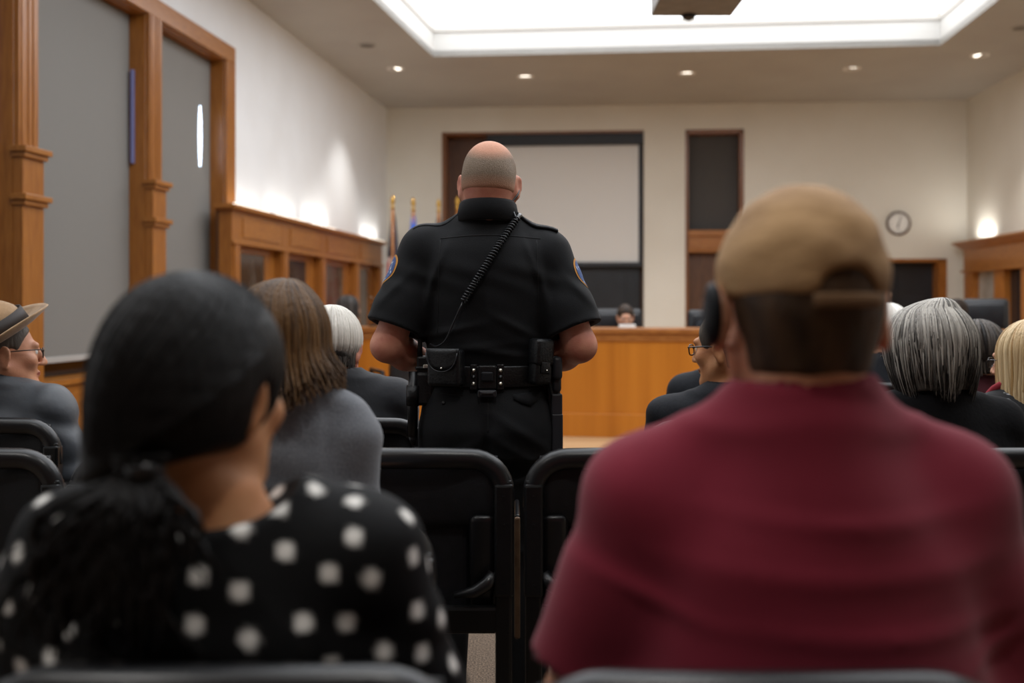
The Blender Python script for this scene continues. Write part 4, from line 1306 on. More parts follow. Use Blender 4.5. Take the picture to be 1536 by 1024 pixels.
hat = mkobj('hat', V, Fs, M['hat'], rt, M=HM); s_ = hat.modifiers.new('S', 'SOLIDIFY'); s_.thickness = .003; s2 = hat.modifiers.new('Sub', 'SUBSURF'); s2.levels = 1; s2.render_levels = 1
V = []; Fs = []
for j in range(8):
    f = j / 7
    for k in range(N):
        a = 2 * PI * k / N; c, s = math.cos(a), math.sin(a)
        r = .088 + .062 * f
        V.append((r * c * .95, r * s * 1.16, -.002 - .006 + .026 * f ** 2.2 * abs(c) ** 1.5 + .012 * f * f * max(0, s) + .014 * f ** 2 * max(0, -s)))
for j in range(7):
    for k in range(N): k2 = (k + 1) % N; Fs.append((j * N + k, j * N + k2, (j + 1) * N + k2, (j + 1) * N + k))
o = mkobj('hat_brim', V, Fs, M['hat'], hat); s_ = o.modifiers.new('S', 'SOLIDIFY'); s_.thickness = .004
V = []; Fs = []
for z in (.004, .044):
    for k in range(N): a = 2 * PI * k / N; r = .0912 - .06 * z; V.append((r * math.cos(a) * .95, r * math.sin(a) * 1.185, z))
for k in range(N): k2 = (k + 1) % N; Fs.append((k, k2, N + k2, N + k))
o = mkobj('hat_band', V, Fs, M['hatband'], hat); s_ = o.modifiers.new('S', 'SOLIDIFY'); s_.thickness = .004; s_.offset = 1

# ---- 6 man with glasses in a dark suit
I = seated('man in glasses and a dark suit, half hidden by the man in the cap', chx(1090, 3.3), 3.3, hx=.005, hz=1.08, hs=1.08, yaw=52, nod=4, sw=.25, sz=.9, skin='tan', shirt=M['suit'], garment='suit_jacket', collar=M['suit'], fold=.003)
rt, hm = I['root'], I['hm']
V, Fq = hair_shell(.007, .005, nape=-.06, tex=.0015, neck=.06)
add_hair(rt, hm, hairmat('short grey-black hair', '#26231f', '#6d655b', .6), [(V, Fq, shelltone(V))])
glasses(rt, hm, M['frame'], rim=.0022)

# ---- 7 person in the suit one row further on
I = seated('person with light brown hair in a grey suit, in front of the man with glasses', chx(1092, 4.1), 4.1, hz=1.06, yaw=10, sw=.235, sz=.915, skin='fair', shirt=M['suit'], garment='suit_jacket', fem=True, h=.008, hshirt=.01)
rt, hm = I['root'], I['hm']
hmat7 = hairmat('long light brown hair', '#5a3f28', '#a07a52', .45, (70, 70, 3))
V, Fq = hair_shell(.014, .007, drop=-.22, ear=False, extra=lambda g: g.loft([(-.2, 0, -.05, .1, .05), (-.05, 0, -.03, .098, .08), (.03, 0, -.02, .09, .09)], .03))
add_hair(rt, hm, hmat7, [(V, Fq, shelltone(V)), locks(160, (0, -.014, .03), .096, .112, .108, lambda a: -.22, az=(-130, 130), r0=.008, seed=31, thend=92)])

# ---- 8 grey-haired woman at right
I = seated('woman with layered silver and charcoal hair in a black top', chx(1402, 2.67), 2.67, hx=-.02, hz=1.085, hs=1.03, yaw=12, nod=8, sw=.222, sz=.945, dep=1.1, skin='fair', shirt=M['blackknit'], garment='top', fem=True, fold=.004)
rt, hm = I['root'], I['hm']
mg = hairmat('silver and charcoal hair', '#1b1918', '#c4beb4', .45, (90, 90, 5), c2='#2c2927', spec=.2)
V, Fq = hair_shell(.013, .006, drop=-.075, ear=False, fem=True, extra=lambda g: g.loft([(-.09, 0, -.035, .075, .06), (-.04, 0, -.03, .094, .082), (.03, 0, -.018, .092, .095)], .03))
lk = locks(2600, (0, -.016, .03), .106, .124, .112, lambda a: -.055 + .02 * math.sin(a * .09), ezj=.05, az=(-140, 140), r0=.0026, seed=41, flare=-.22, crown=(.01, -.035), wob=.012, thend=98, tipr=.1)
top = np.clip(.35 + (lk[0][:, 2] - .02) * 3.6, .02, .8)
add_hair(rt, hm, mg, [(V, Fq, shelltone(V, .1, .1)), (lk[0], lk[1], np.clip(top + (lk[2] - .5) * 1.1, 0, 1))])
glasses(rt, hm, M['frame'])

# ---- 9 white-haired person farther forward
I = seated('white-haired person almost hidden behind the silver-haired woman', chx(1330, 4.85), 4.85, hz=1.1, yaw=8, sw=.21, sz=.93, skin='pale', shirt=M['suit'], h=.009, hshirt=.011)
rt, hm = I['root'], I['hm']
V, Fq = hair_shell(.014, .007, nape=-.06, tex=.003)
add_hair(rt, hm, hairmat('white hair', '#d9d3c8', '#f0ece4', .5), [(V, Fq, shelltone(V)), locks(120, (0, -.014, .03), .092, .11, .103, lambda a: -.05, az=(-120, 120), r0=.008, seed=51, thend=112)])

# ---- 10 dark-haired man in maroon
I = seated('man with short dark hair in a maroon jumper', chx(1464, 4.1), 4.1, hz=1.02, hs=1.1, yaw=14, nod=4, sw=.22, sz=.88, skin='fair', shirt=M['maroon'], garment='jumper', h=.008, hshirt=.01)
rt, hm = I['root'], I['hm']
V, Fq = hair_shell(.010, .006, nape=-.07, tex=.002, neck=.06)
add_hair(rt, hm, hairmat('short dark brown hair', '#1d1815', '#5b524a', .5), [(V, Fq, np.clip(.1 + (V[:, 2] - .03) * 5, 0, .6)), locks(200, (0, -.014, .03), .088, .108, .1, lambda a: -.06, az=(-120, 120), r0=.006, seed=61, thend=115)])

# ---- 11 blonde woman at the right edge
I = seated('blonde woman with glasses in a black patterned top and red scarf', chx(1552, 3.35), 3.35, hx=-.02, hz=1.03, hs=1.04, yaw=38, nod=2, sw=.19, sz=.905, skin='pale', shirt=M['pattern'], garment='top', fem=True, fold=.004)
rt, hm = I['root'], I['hm']
mbl = hairmat('long blonde hair', '#9a7850', '#e0c79c', .42, (80, 80, 3), c2='#b8935f')
V, Fq = hair_shell(.014, .006, drop=-.22, ear=False, fem=True, extra=lambda g: g.loft([(-.2, 0, -.05, .09, .05), (-.05, 0, -.03, .1, .08), (.03, 0, -.02, .09, .09)], .03))
add_hair(rt, hm, mbl, [(V, Fq, shelltone(V, .4, .2)), locks(420, (0, -.014, .03), .096, .114, .108, lambda a: -.2, az=(-135, 135), r0=.0055, seed=71, thend=92, wob=.01)])
glasses(rt, hm, M['frame'])
b = MB(); b.tube(spline([(-.14, .10, .70), (-.145, .07, .83), (-.12, .01, .94), (-.05, -.05, .965), (.05, -.05, .965), (.12, .01, .94), (.145, .08, .83), (.14, .11, .70)], 5), .026, 10, sx=.6); b.build('scarf', M['redcloth'], rt, smooth=True)['label'] = 'red scarf'

# ---- council members behind the dais
def council(label, px, Y, rz, hz, yaw=0, nod=0, shirt='suit', hair=('#231a14', '#4a382a'), ht=.01, skin='fair', fem=False, bald=False, garment='suit_jacket', tex=.002, lk=0, sw=.21):
    I = seated(label, chx(px, Y), Y, rz=rz, hz=hz, yaw=yaw, nod=nod, sw=sw, sz=hz - .2, skin=skin, shirt=M[shirt], garment=garment, h=.008, hshirt=.011, fem=fem, neck=.055, arms={1: dict(e=(.25, .12, .8 if hz < 1.18 else .84), w=(.12, .3, .72)), -1: dict(e=(-.25, .12, .8 if hz < 1.18 else .84), w=(-.12, .3, .72))})
    V, Fq = hair_shell(ht, .007, nape=-.06, tex=tex, extra=None)
    if bald: 
        k = V[:, 2] < .07
    P = [(V, Fq, shelltone(V))]
    if lk: P.append(locks(lk, (0, -.014, .03), .1, .118, .112, lambda a: -.12, az=(-150, 150), r0=.011, seed=81, thend=95, wob=.025))
    add_hair(I['root'], I['hm'], hairmat('hair of the council member', hair[0], hair[1], .55), P)
    return I


council('council member in a dark suit looking down at the centre of the dais', 938, 10.2, PI, 1.115, nod=14, skin='pale')
council('council member with dark wavy hair in profile at the left end of the dais', 524, 10.85, -1.15, 1.2, hair=('#1e1b1a', '#55504c'), ht=.022, lk=90, shirt='grey_cloth', garment='top', fem=True, skin='pale', tex=.006)
council('bald council member on the dais, mostly hidden behind the capped man\'s left ear', 1076, 10.2, PI, 1.25, hair=('#7a5a42', '#a58066'), ht=.002, tex=0, skin='fair')
council('council member with short dark hair facing left at the right end of the dais', 1433, 9.3, 2.45, 1.165, yaw=-38, skin='ruddy', hair=('#211812', '#3a2c22'))
exec_chair('black high-back leather chair of the council member at the centre', chx(928, 10.42), 10.42, PI, 1.2, .52)
exec_chair('black leather chair at the dais, left edge showing beside the capped man', chx(1068, 10.42), 10.42, PI, 1.19, .52)
exec_chair('large black high-back chair behind the council member at right', chx(1478, 9.62), 9.62, 2.75, 1.3, .44)
exec_chair('low black chair at the left end of the dais', chx(496, 10.76), 10.76, -1.15, .98, .46)
exec_chair('black office chair in front of the dais, seen past the officer\'s left elbow', chx(622, 8.2), 8.3, .5, 1.07, .48)
b = MB(); b.rbox((-.05, -.07, 0), (.05, .07, .018), .006); b.tube(spline([(0, 0, .018), (.0, -.02, .12), (0, -.08, .2), (0, -.13, .22)], 5), .006, 8); b.tube([(0, -.13, .22), (0, -.17, .215)], .013, 10)
o = b.build('desk_microphone', M['black_m'], smooth=True); o.location = (chx(560, 10.05), 10.12, 1.02); tag(o, 'gooseneck microphone on the left end of the dais', 'microphone')

# ---- the chairs they sit on
place(326, .985, 'black chair back along the lower left edge, behind the polka-dot blouse')
place(1150, .968, 'black chair back along the lower right edge, behind the maroon T-shirt')
place(430, 1.76, 'black chair of the woman in the grey top')
place(-62, YB, 'empty black chair in the lower left corner, behind the man in the hat')
place(262, YB, 'empty black chair between the hat man\'s chair and the ponytail')
place(1490, YB, 'black chair of the silver-haired woman')
place(520, 3.17, 'black chair of the white-haired man beside the officer')
place(-32, 3.17, 'black chair of the man in the fedora')
place(1088, 3.11, 'black chair of the man with glasses in the suit')
place(1092, 3.9, 'black chair of the person with light brown hair')
place(1633, 3.17, 'black chair of the blonde woman at the photo\'s right edge')
place(1464, 3.9, 'black chair of the man in the maroon jumper')
place(1330, 4.65, 'black chair of the white-haired person farthest forward')
# ================================================================== the police officer
OX, OY = -.0764, 3.0
off = thing('person', 'police officer in black uniform standing with his back turned, hands at his belt', 'person', (OX, OY, 0))
M['uniform'] = pm('black uniform cloth', '#0c0d0f', '#101114', 8, rough=.8, bump=.2, bscale=420, sheen=.04, spec=.25)
M['uniform_p'] = pm('black uniform trousers', '#0c0c0f', '#101113', 8, spec=.25, rough=.8, bump=.2, bscale=420)
M['thread'] = pm('black seam', '#08080a', rough=.8)
M['patch_b'] = pm('blue patch', '#3d5688', '#c9ccd2', 90, rough=.7, lo=.55, hi=.62); M['patch_o'] = pm('orange patch border', '#c98a3c', rough=.7)
M['cord'] = pm('black coiled cord', '#202225', rough=.3)
M['holsterp'] = pm('grey black holster shell', '#2a2b30', rough=.45)


def ol(px, py, y):
    Y = OY + y
    return Vector(((px - CX) / F * Y - OX, y, EYE - (py - CY) / F * Y))


hm = headmat(.008, .012, 1.588, -4, 4, 1.5, 1.03)
ARM = {-1: dict(s=(-.188, -.005, 1.385), e=(-.292, -.06, 1.105), w=(-.15, .155, 1.02)), 1: dict(s=(.182, -.005, 1.372), e=(.278, -.06, 1.105), w=(.14, .155, 1.02))}
g = G((-.42, -.2, .88), (.42, .3, 1.76), .005)
g.cone((0, 0, .95), (0, 0, 1.36), .10, .10, .02, n=(1, 0, 0), q=1.4)
g.cone((-.15, 0, 1.385), (.15, 0, 1.375), .05, .05, .03)
g.cone(tuple(hm @ Vector((0, -.03, -.05))), (.004, -.022, 1.46), .066, .07, .03)
g.ell(tuple(hm @ Vector((0, -.085, -.072))), (.05, .018, .012), .012); g.ell(tuple(hm @ Vector((.01, -.08, -.094))), (.05, .016, .010), .012)
for q in (-1, 1):
    a = ARM[q]; g.cone(a['s'], a['e'], .056, .047, .02)
    e, w = Vector(a['e']), Vector(a['w']); m_ = e.lerp(w, .33)
    g.cone(e, m_, .046, .047, .02); g.cone(m_, w, .047, .03, .02)
    d = Vector((-q * .85, .25, -.25)); hand(g, a['w'], d, (q * .1, .9, .35), q, 1.02, .8)
head_sdf(g, hm)
g.ell(tuple(hm @ Vector((0, -.06, .0))), (.06 * 1.03, .05, .065), .03)
V, Fq = g.mesh(2)
mkobj('body', V, Fq, SK['ruddy'], off, fm=head_mats(V, Fq, hm))
# close cropped hair that thins out over the crown
V, Fq = hair_shell(.0028, .004, nape=-.030, front=.03, extra=lambda g: (g.ell((0, -.06, .0), (.061, .0515, .0655), .03), g.cone((0, -.03, -.05), (0, -.03, -.2), .0685, .07, .03)))
d = np.sqrt(((V[:, 0] - .004) / .060) ** 2 + ((V[:, 1] + .05) / .085) ** 2 + ((V[:, 2] - .112) / .056) ** 2)
bald = np.clip((1.35 - d) / .55, 0, 1)
nape = np.clip((.012 - V[:, 2]) / .045, 0, 1) * .8
mb_ = pm('cropped grey brown hair', '#75614c', '#8a7763', 260, rough=.65, attr='tone', c3='#cf9273', bump=.5, bscale=420)
mkobj('hair', V, Fq, mb_, off, attrs={'tone': np.maximum(bald, nape)}, M=hm)

# ---- shirt
g = G((-.44, -.22, .98), (.44, .24, 1.6), .005)
for q in (-1, 1):
    a = ARM[q]; s = Vector(a['s']); e = Vector(a['e'])
    g.cone((.003 + q * .05, -.016, 1.475), (s.x * .93, s.y, s.z + .026), .036, .042, .05)
    g.ell(s, (.064, .074, .066), .04)
    m_ = s.lerp(e, .6); me_ = s.lerp(e, .95); g.cone(s, m_, .072, .080, .035); g.cone(m_, me_, .080, .089, .02)
    dd = (e - s).normalized()
    g.cone(m_ + dd * .03, m_ + dd * .2, .062, .078, .006, op='sub')
    c_ = m_ + dd * .066; R = dd.to_track_quat('Z', 'Y').to_matrix(); g.box(tuple(c_ + dd * .12), (.16, .16, .12), 0, .003, R=R, op='sub')
g.loft([(1.0, 0, 0, .172, .122), (1.06, 0, 0, .174, .126), (1.14, 0, -.003, .18, .134), (1.24, 0, -.005, .192, .138), (1.33, 0, -.008, .196, .134), (1.39, 0, -.008, .18, .118), (1.435, 0, -.01, .135, .095), (1.475, .003, -.012, .09, .078), (1.5, .003, -.015, .07, .072)], .034)
g.cone((.004, -.016, 1.49), (.006, -.012, 1.56), .070, .076, .006, op='sub')


def ofold(X, Y, Z):
    s = 0
    for (x0, z0, dx, dz, w, am) in ((-.1, 1.15, .09, .02, .011, 1), (.09, 1.16, .07, -.035, .012, 1), (-.03, 1.10, .10, .012, .012, .9), (.04, 1.085, .1, -.01, .01, .8), (-.16, 1.28, .02, .11, .012, 1.0), (.165, 1.29, -.02, .11, .012, 1.0), (-.14, 1.33, .03, .08, .01, .8), (.14, 1.34, -.03, .08, .01, .8), (-.27, 1.27, .05, .05, .012, .8), (.27, 1.27, -.05, .05, .012, .8), (0, 1.2, .004, .14, .01, .4)):
        L2 = dx * dx + dz * dz; t = ((X - x0) * dx + (Z - z0) * dz) / L2; n_ = ((X - x0) * dz - (Z - z0) * dx) / math.sqrt(L2)
        s = s + am * np.exp(-(n_ / w) ** 2) * np.exp(-t ** 2)
    return -.006 * s * (Y < .08) + .0012 * np.sin(X * 37 + Z * 61 + 2 * np.sin(Z * 29))


g.disp(ofold)
V, Fq = g.mesh(2)
shirt = mkobj('shirt', V, Fq, M['uniform'], off)
bv = BVHTree.FromPolygons(V.tolist(), Fq.tolist())
# yoke seam, pleats, epaulettes, sleeve hems
surf_line(bv, [ol(px, 350 - 5 * math.cos((px - 733) / 85 * 1.5), -.3) for px in range(652, 816, 6)], .0016, M['thread'], 'yoke_seam', shirt)
for px0, px1 in ((652, 648), (808, 812)):
    surf_line(bv, [ol(px0 + (px1 - px0) * f, 352 + 150 * f, -.3) for f in np.linspace(0, 1, 24)], .0013, M['thread'], 'pleat_seam', shirt)
for q in (-1, 1):
    s = ARM[q]['s']
    V2 = []; Fs = []
    for j in range(2):
        for i in range(9):
            f = i / 8; p = Vector((q * .085 + (s[0] + q * .03 - q * .085) * f, -.02 + (j - .5) * .045 * (1 - .0 * f), 1.7))
            h_ = bv.ray_cast(p, Vector((0, 0, -1)))
            V2.append(h_[0] + Vector((0, 0, .003)) if h_[0] else p - Vector((0, 0, .3)))
    for i in range(8): Fs.append((i, i + 1, 9 + i + 1, 9 + i))
    o = mkobj('epaulette', V2, Fs, M['uniform'], shirt); sm = o.modifiers.new('S', 'SOLIDIFY'); sm.thickness = .006; sm.offset = 1
# shoulder patches
for q in (-1, 1):
    a = ARM[q]; s, e = Vector(a['s']), Vector(a['e']); ax = (e - s).normalized(); c = s.lerp(e, .3 if q < 0 else .3)
    nout = Vector((q, -.25 if q < 0 else -.12, .3)); nout = (nout - ax * nout.dot(ax)).normalized(); sd = ax.cross(nout)
    for nm, sc, mt, lift in (('patch_border', 1.0, 'patch_o', .0015), ('patch', .86, 'patch_b', .003)):
        R_, A_ = 7, 32; V2 = []; Fs = []
        for i in range(R_ + 1):
            for k in range(A_):
                an = 2 * PI * k / A_; rr = i / R_ * sc
                u = .042 * rr * math.cos(an) * (1 - .12 * math.sin(an)); v = .05 * rr * math.sin(an)
                p = c + sd * u + ax * v
                h_ = bv.ray_cast(p + nout * .2, -nout)
                V2.append((h_[0] + h_[1] * lift) if h_[0] else p + nout * .07)
        for i in range(R_):
            for k in range(A_): k2 = (k + 1) % A_; Fs.append((i * A_ + k, (i + 1) * A_ + k, (i + 1) * A_ + k2, i * A_ + k2))
        mkobj(nm, V2, Fs, M[mt], shirt)
# collar
b = MB(); V2 = []; Fs = []; NC = 40
for k in range(NC + 1):
    a = -PI / 2 + (k / NC - .5) * 2 * 2.75; x, y = math.cos(a), math.sin(a)
    dip = .018 * (1 - math.cos((k / NC - .5) * 2 * 1.6))
    for (r, z) in ((.070, 1.482), (.0735, 1.534), (.0765, 1.539), (.081, 1.532), (.092, 1.478), (.084, 1.474), (.072, 1.474)):
        V2.append((.004 + x * r * 1.06, -.016 + y * r * (1.07 if y < 0 else 1.0), z - dip))
for k in range(NC):
    for i in range(7): j = (i + 1) % 7; Fs.append((k * 7 + i, (k + 1) * 7 + i, (k + 1) * 7 + j, k * 7 + j))
Fs += [tuple(range(7)), tuple(NC * 7 + i for i in range(7))[::-1]]
mkobj('collar', V2, Fs, M['uniform'], shirt)

# ---- trousers, shoes
g = G((-.3, -.24, .03), (.3, .24, 1.08), .006)
g.loft([(.78, 0, -.02, .192, .135), (.86, 0, -.022, .198, .146), (.93, 0, -.012, .192, .138), (.99, 0, 0, .18, .128), (1.045, 0, 0, .174, .124)], .02)
for q in (-1, 1):
    g.ell((q * .085, -.05, .88), (.085, .09, .10), .04)
    g.cone((q * .095, -.01, .83), (q * .115, .01, .5), .103, .078, .03); g.cone((q * .115, .01, .5), (q * .125, -.0, .08), .076, .062, .02)
g.cone((0, -.19, .96), (0, -.15, .80), .004, .006, .03, op='sub')


def pfold(X, Y, Z):
    s = 0
    for (x0, z0, dx, dz, w, am) in ((.09, .80, .08, -.05, .012, 1), (-.09, .79, .08, .05, .012, 1), (.10, .86, .09, -.06, .014, 1), (.12, .76, .06, -.01, .012, 1), (-.1, .73, .07, .02, .013, .8), (.1, .71, .08, .015, .012, 1), (-.1, .52, .06, .01, .012, .8), (.11, .5, .06, -.01, .012, .8)):
        L2 = dx * dx + dz * dz; t = ((X - x0) * dx + (Z - z0) * dz) / L2; n_ = ((X - x0) * dz - (Z - z0) * dx) / math.sqrt(L2)
        s = s + am * np.exp(-(n_ / w) ** 2) * np.exp(-t ** 2)
    return -.006 * s * (Y < .03)


g.disp(pfold)
V, Fq = g.mesh(2)
tr = mkobj('trousers', V, Fq, M['uniform_p'], off)
bt = BVHTree.FromPolygons(V.tolist(), Fq.tolist())
surf_line(bt, [ol(730, py, -.3) for py in range(578, 660, 4)], .0016, M['thread'], 'seat_seam', tr)
surf_line(bt, [ol(px, 599 + (px - 646) * .05, -.3) for px in range(644, 694, 5)], .0016, M['thread'], 'pocket_seam', tr)
h_ = bt.ray_cast(ol(659, 613, -.3), Vector((0, 1, 0)))
b = MB(); b.lathe([(0, 0), (.006, 0), (.006, .004), (0, .005)], 10, M=Matrix.Translation(h_[0]) @ Matrix.Rotation(PI / 2, 4, 'X')); b.build('button', M['leather'], tr, smooth=True)
V2 = []; Fs = []; 
fl = [(770, 600, 607), (783, 599, 614), (797, 598, 619), (806, 597, 612), (814, 596, 604)]
for (px, y0, y1) in fl:
    for py in (y0, (y0 + y1) / 2, y1):
        h_ = bt.ray_cast(ol(px, py, -.3), Vector((0, 1, 0))); V2.append((h_[0] + h_[1] * .004) if h_[0] else ol(px, py, -.12))
for i in range(len(fl) - 1):
    for j in range(2): Fs.append((i * 3 + j, i * 3 + j + 1, i * 3 + 3 + j + 1, i * 3 + 3 + j))
o = mkobj('pocket_flap', V2, Fs, M['uniform_p'], tr); sm = o.modifiers.new('S', 'SOLIDIFY'); sm.thickness = .003; sm.offset = 0
for q in (-1, 1):
    g = G((q * .128 - .08, -.12, -.01), (q * .128 + .08, .26, .17), .008)
    g.cone((q * .128, -.03, .045), (q * .142, .17, .035), .042, .038, .02, n=(0, 0, 1), q=.85); g.cone((q * .128, -.02, .05), (q * .128, -.01, .13), .045, .046, .02); g.box((q * .13, 0, -.06), (.3, .5, .062), 0, .002, op='sub')
    V, Fq = g.mesh(2); mkobj('shoe', V, Fq, M['leather'], off)

# ---- duty belt and what hangs on it
EA, EB, EP = .182, .133, 2.3
zB = 1.018


def belt_pt(x, out=0.):
    x = max(-.999 * EA, min(.999 * EA, x)); y = -EB * (1 - abs(x / EA) ** EP) ** (1 / EP)
    n = Vector((math.copysign(abs(x / EA) ** (EP - 1) / EA, x), -abs(y / EB) ** (EP - 1) / EB, 0)).normalized()
    return Vector((x, y, 0)) + n * out, n


def frame(x, z, out=0.):
    p, n = belt_pt(x, out); xx = Vector((-n.y, n.x, 0)); 
    R = Matrix((xx, -n, (0, 0, 1))).transposed().to_4x4()     # local x: along the belt, local -y: outward
    return Matrix.Translation(p + Vector((0, 0, z))) @ R


V2 = []; Fs = []; NB = 72
for k in range(NB):
    a = 2 * PI * k / NB; c, s = math.cos(a), math.sin(a)
    x = EA * math.copysign(abs(c) ** (2 / EP), c); y = EB * math.copysign(abs(s) ** (2 / EP), s)
    n = Vector((math.copysign(abs(c) ** (2 - 2 / EP), c) / EA, math.copysign(abs(s) ** (2 - 2 / EP), s) / EB, 0)).normalized()
    for (o_, z) in ((-.003, -.03), (.004, -.031), (.0055, -.027), (.0055, .027), (.004, .031), (-.003, .03)): V2.append((x + n.x * o_, y + n.y * o_, zB + z))
for k in range(NB):
    for i in range(6): j = (i + 1) % 6; k2 = (k + 1) % NB; Fs.append((k * 6 + i, k2 * 6 + i, k2 * 6 + j, k * 6 + j))
belt = mkobj('duty_belt', V2, Fs, M['leather'], off)
b = MB(); b.rbox((-.035, -.0, -.036), (.035, .012, .036), .004, M=Matrix.Translation((0, EB + .006, zB))); b.build('buckle', M['steel'], belt)


def X_(px): return (px - CX) / F * (OY - .135) - OX
def Z_(py): return EYE - (py - CY) / F * (OY - .135)


# round-flapped pouch at left
x0, x1 = X_(650), X_(700); zt, zb = Z_(523), Z_(579); Fm = frame((x0 + x1) / 2, (zt + zb) / 2, .004); hw, hh = (x1 - x0) / 2 * 1.08, (zt - zb) / 2
b = MB(); b.rbox((-hw, -.048, -hh), (hw, 0, hh), .012, 3, M=Fm); b.build('glove_pouch', M['leather'], belt, smooth=True)
V2 = []; Fs = []; n_ = 20
for k in range(n_ + 1):
    t_ = -1 + 2 * k / n_; lo = hh - 2 * hh * .62 * math.sqrt(max(0, 1 - abs(t_) ** 2.4))
    for f in np.linspace(0, 1, 5): V2.append((t_ * hw * 1.02, -.050 - .003 * (1 - t_ * t_), hh + .002 + (lo - hh) * f))
for k in range(n_):
    for j in range(4): Fs.append((k * 5 + j, k * 5 + j + 1, k * 5 + 5 + j + 1, k * 5 + 5 + j))
o = mkobj('pouch_flap', V2, Fs, M['leather'], belt, M=Fm); sm = o.modifiers.new('S', 'SOLIDIFY'); sm.thickness = .005; sm.offset = -1
b = MB(); b.tube([(t_ * hw * .97, -.056, hh - 2 * hh * .59 * math.sqrt(max(0, 1 - abs(t_) ** 2.4))) for t_ in np.linspace(-.99, .99, 30)], .0018, 6); b.build('flap_edge', M['blacksat'], belt, smooth=True, M=Fm)
def stud(Mx, x, y, z, mt='steel', r=.0058):
    b = MB(); b.lathe([(0, 0), (r, 0), (r * .9, .003), (r * .4, .0055), (0, .006)], 14, M=Mx @ Matrix.Translation((x, y, z)) @ Matrix.Rotation(PI / 2, 4, 'X')); return b.build('snap', M[mt], belt, smooth=True)
stud(Fm, 0, -.054, hh - 2 * hh * .50, 'steel', .004)
# keepers with pairs of snaps
for px in (711, 750):
    Fk = frame(X_(px), zB, .006); b = MB(); b.rbox((-.0105, -.006, -.037), (.0105, .0, .037), .003, M=Fk); b.build('belt_keeper', M['leather'], belt)
    for z, mt in ((.019, 'steel'), (0, 'black_r'), (-.019, 'steel')): stud(Fk, 0, -.006, z, mt, .0068)
# centre handcuff strap and the steel piece under it
Fk = frame(X_(731), zB, .006)
b = MB(); b.rbox((-.026, -.012, -.034), (.026, 0, .034), .004, M=Fk); b.build('cuff_case', M['leather'], belt)
b = MB(); b.rbox((-.017, -.020, -.012), (.017, -.01, .016), .006, 3, M=Fk); b.build('cuff_strap', M['black_seat'], belt)
b = MB(); b.rbox((-.027, -.022, -.056), (.027, -.006, -.036), .005, 2, M=Fk); b.build('clip_body', M['holsterp'], belt)
b = MB(); b.rbox((-.017, -.025, -.049), (.017, -.020, -.042), .002, 2, M=Fk)
for q in (-1, 1): b.rbox((q * .0235 - .0022, -.026, -.055), (q * .0235 + .0022, -.02, -.037), .001, 1, M=Fk)
b.build('clip_plate', M['black_r'], belt)
# tall pouch at right
x0, x1 = X_(787), X_(817); zt, zb = Z_(508), Z_(578); Fm = frame(min(.158, (x0 + x1) / 2), (zt + zb) / 2, .005) @ Matrix.Rotation(.06, 4, 'Y'); hw, hh = .032, (zt - zb) / 2
b = MB(); b.rbox((-hw, -.042, -hh), (hw, 0, hh * .9), .012, 3, M=Fm); b.build('magazine_pouch', M['leather'], belt, smooth=True)
b = MB(); b.rbox((-hw * 1.06, -.048, -.012), (hw * 1.06, .003, hh), .012, 3, M=Fm, taper=None); b.rbox((-hw * .5, -.049, -.034), (hw * .5, -.043, .0), .006, 3, M=Fm); b.build('pouch_flap', M['leather'], belt, smooth=True)
stud(Fm, 0, -.049, -.024, 'steel', .0035)
# holster with the pistol grip at the right hip
hx = ol(835, 560, -.04)
Hm = Matrix.Translation((hx.x - .004, -.03, 0)) @ Matrix.Rotation(.10, 4, 'Z')
b = MB(); b.rbox((-.03, -.035, .80), (.012, .035, 1.04), .012, 3, M=Hm); b.rbox((-.05, -.02, .96), (-.02, .02, 1.05), .008, 2, M=Hm); b.build('holster', M['leather'], belt, smooth=True)
b = MB(); b.rbox((-.018, -.043, .885), (.016, -.03, .965), .006, 2, M=Hm); b.rbox((-.016, -.045, .79), (.017, -.028, .905), .004, 2, M=Hm); b.build('holster_shell', M['holsterp'], belt)
b = MB(); b.rbox((-.016, -.062, 1.005), (.014, -.02, 1.075), .012, 3, M=Hm @ Matrix.Translation((0, -.0, 0)) ); b.rbox((-.014, -.05, .97), (.012, .03, 1.03), .008, 2, M=Hm); b.build('pistol_grip', M['holsterp'], belt, smooth=True)
b = MB(); b.tube([Hm @ Vector(v) for v in ((-.022, -.052, 1.03), (-.026, -.056, 1.0), (-.018, -.052, .965))], .005, 8); b.build('retention_strap', M['leather'], belt)
# radio with aerial and a baton at the left hip
p = ol(637, 560, -.06)
Rm = Matrix.Translation((p.x + .002, -.06, 0))
b = MB(); b.rbox((-.024, -.022, .945), (.024, .022, 1.075), .006, 2, M=Rm); b.build('radio', M['black'], belt)
b = MB(); b.rbox((-.028, -.027, .93), (.028, .027, 1.03), .01, 2, M=Rm); b.rbox((-.028, -.028, 1.035), (.028, .028, 1.045), .003, 1, M=Rm); b.build('radio_holder', M['leather'], belt)
b = MB(); b.tube([Rm @ Vector(v) for v in ((-.016, 0, 1.07), (-.016, 0, 1.10), (-.014, 0, 1.17))], [.0085, .0075, .005], 10); b.build('radio_aerial', M['black'], belt, smooth=True)
b = MB(); b.lathe([(0, 0), (.008, 0), (.008, .018), (0, .018)], 12, M=Rm @ Matrix.Translation((.012, 0, 1.075))); b.build('radio_knob', M['black_r'], belt, smooth=True)
b = MB(); b.tube([Rm @ Vector(v) for v in ((-.034, -.018, 1.03), (-.036, -.02, .84))], [.014, .0155], 12); b.build('baton', M['black_r'], belt, smooth=True)
b = MB(); b.tube([Rm @ Vector(v) for v in ((-.034, -.02, .99), (-.035, -.02, .93))], .02, 12); b.build('baton_holder', M['leather'], belt, smooth=True)
b = MB(); b.tube([Rm @ Vector(v) for v in ((-.036, -.02, .845), (-.034, -.02, .815))], [.014, .007], 10); b.build('baton_tip', M['leather'], belt, smooth=True)
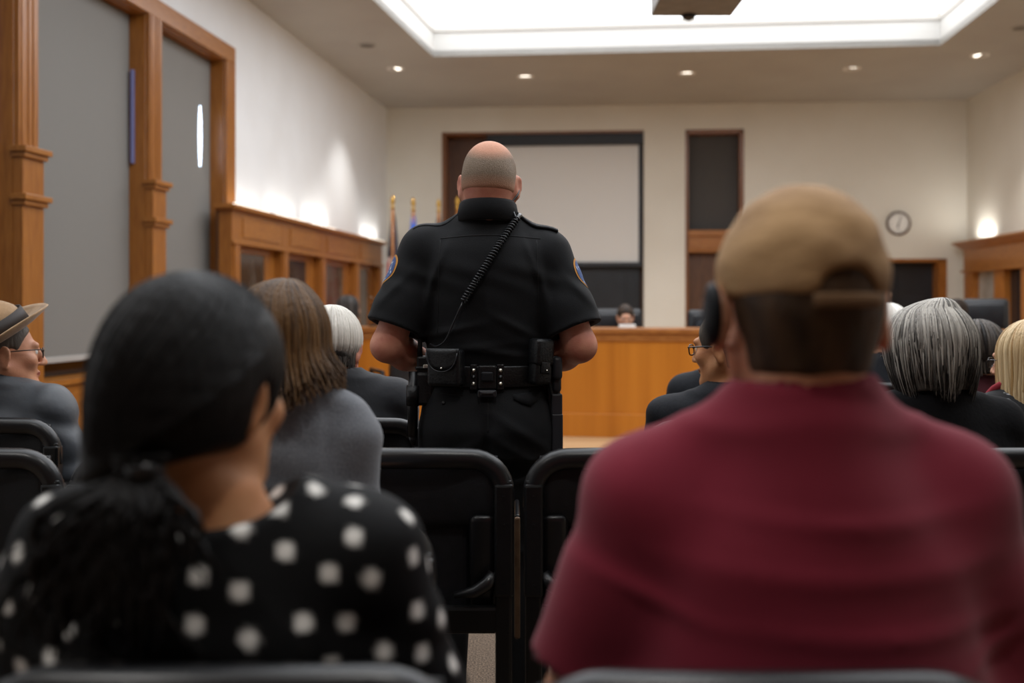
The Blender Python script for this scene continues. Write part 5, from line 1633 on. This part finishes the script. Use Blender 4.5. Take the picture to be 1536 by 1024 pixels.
b = MB(); b.rbox((-.004, -.032, 1.04), (.03, -.027, 1.052), .002, M=Rm); b.build('radio_latch', M['steel'], belt)

# ---- coiled microphone cord and earpiece
P0, P1 = ol(775, 326, -.11), ol(694, 452, -.17)
path = []
for f in np.linspace(0, 1, 60):
    p = P0.lerp(P1, f); h_ = bv.ray_cast(Vector((p.x, -.4, p.z)), Vector((0, 1, 0)))
    path.append(Vector((p.x, (h_[0].y if h_[0] else -.1) - .0125, p.z)))
L_ = sum((path[i + 1] - path[i]).length for i in range(59)); turns = 34; pts = []
for i in range(turns * 12 + 1):
    f = i / (turns * 12); k = min(58, int(f * 59)); p = path[k].lerp(path[k + 1], f * 59 - k)
    tg = (path[k + 1] - path[k]).normalized(); u = tg.cross(Vector((0, 1, 0))).normalized(); w = tg.cross(u); an = 2 * PI * turns * f
    pts.append(p + (u * math.cos(an) + w * math.sin(an)) * .0088)
b = MB(); b.tube(pts, .0026, 6); b.build('coiled_cord', M['cord'], off, smooth=True)
q = spline([path[-1], ol(690, 462, -.16), ol(680, 484, -.155), ol(668, 510, -.15), ol(655, 519, -.13), ol(645, 516, -.1)], 6)
b = MB(); b.tube(q, .0026, 8); b.build('cord_tail', M['cord'], off, smooth=True)
q = spline([path[0] + Vector((0, .0, 0)), path[0] + Vector((.01, .03, .012)), path[0] + Vector((.012, .09, .0))], 6)
b = MB(); b.tube(q, .0075, 8); b.build('cord_end', M['cord'], off, smooth=True)
q = spline([tuple(hm @ Vector((.088, .004, -.005))), tuple(hm @ Vector((.086, -.02, -.03))), ol(767, 306, -.04), ol(772, 322, -.07), ol(776, 330, -.08)], 6)
b = MB(); b.tube(q, .0028, 8); b.build('earpiece_tube', M['cord'], off, smooth=True)
# ================================================================== camera and view
cam = bpy.data.cameras.new('camera'); co_ = bpy.data.objects.new('camera', cam); COL.objects.link(co_)
co_.location = (0, 0, EYE); co_.rotation_euler = (PI / 2, 0, 0)
cam.lens = 35; cam.sensor_width = 36; cam.sensor_fit = 'HORIZONTAL'; cam.shift_y = -52 / 1536
cam.dof.use_dof = True; cam.dof.focus_distance = 2.9; cam.dof.aperture_fstop = 2.0
cam.clip_start = .05
SC.camera = co_
w = bpy.data.worlds.new('World'); SC.world = w; w.use_nodes = True
w.node_tree.nodes['Background'].inputs[0].default_value = (.05, .055, .07, 1); w.node_tree.nodes['Background'].inputs[1].default_value = .3
vs = SC.view_settings
vs.view_transform = 'Standard'; vs.look = 'None'; vs.gamma = 1; vs.use_curve_mapping = False; vs.exposure = 0
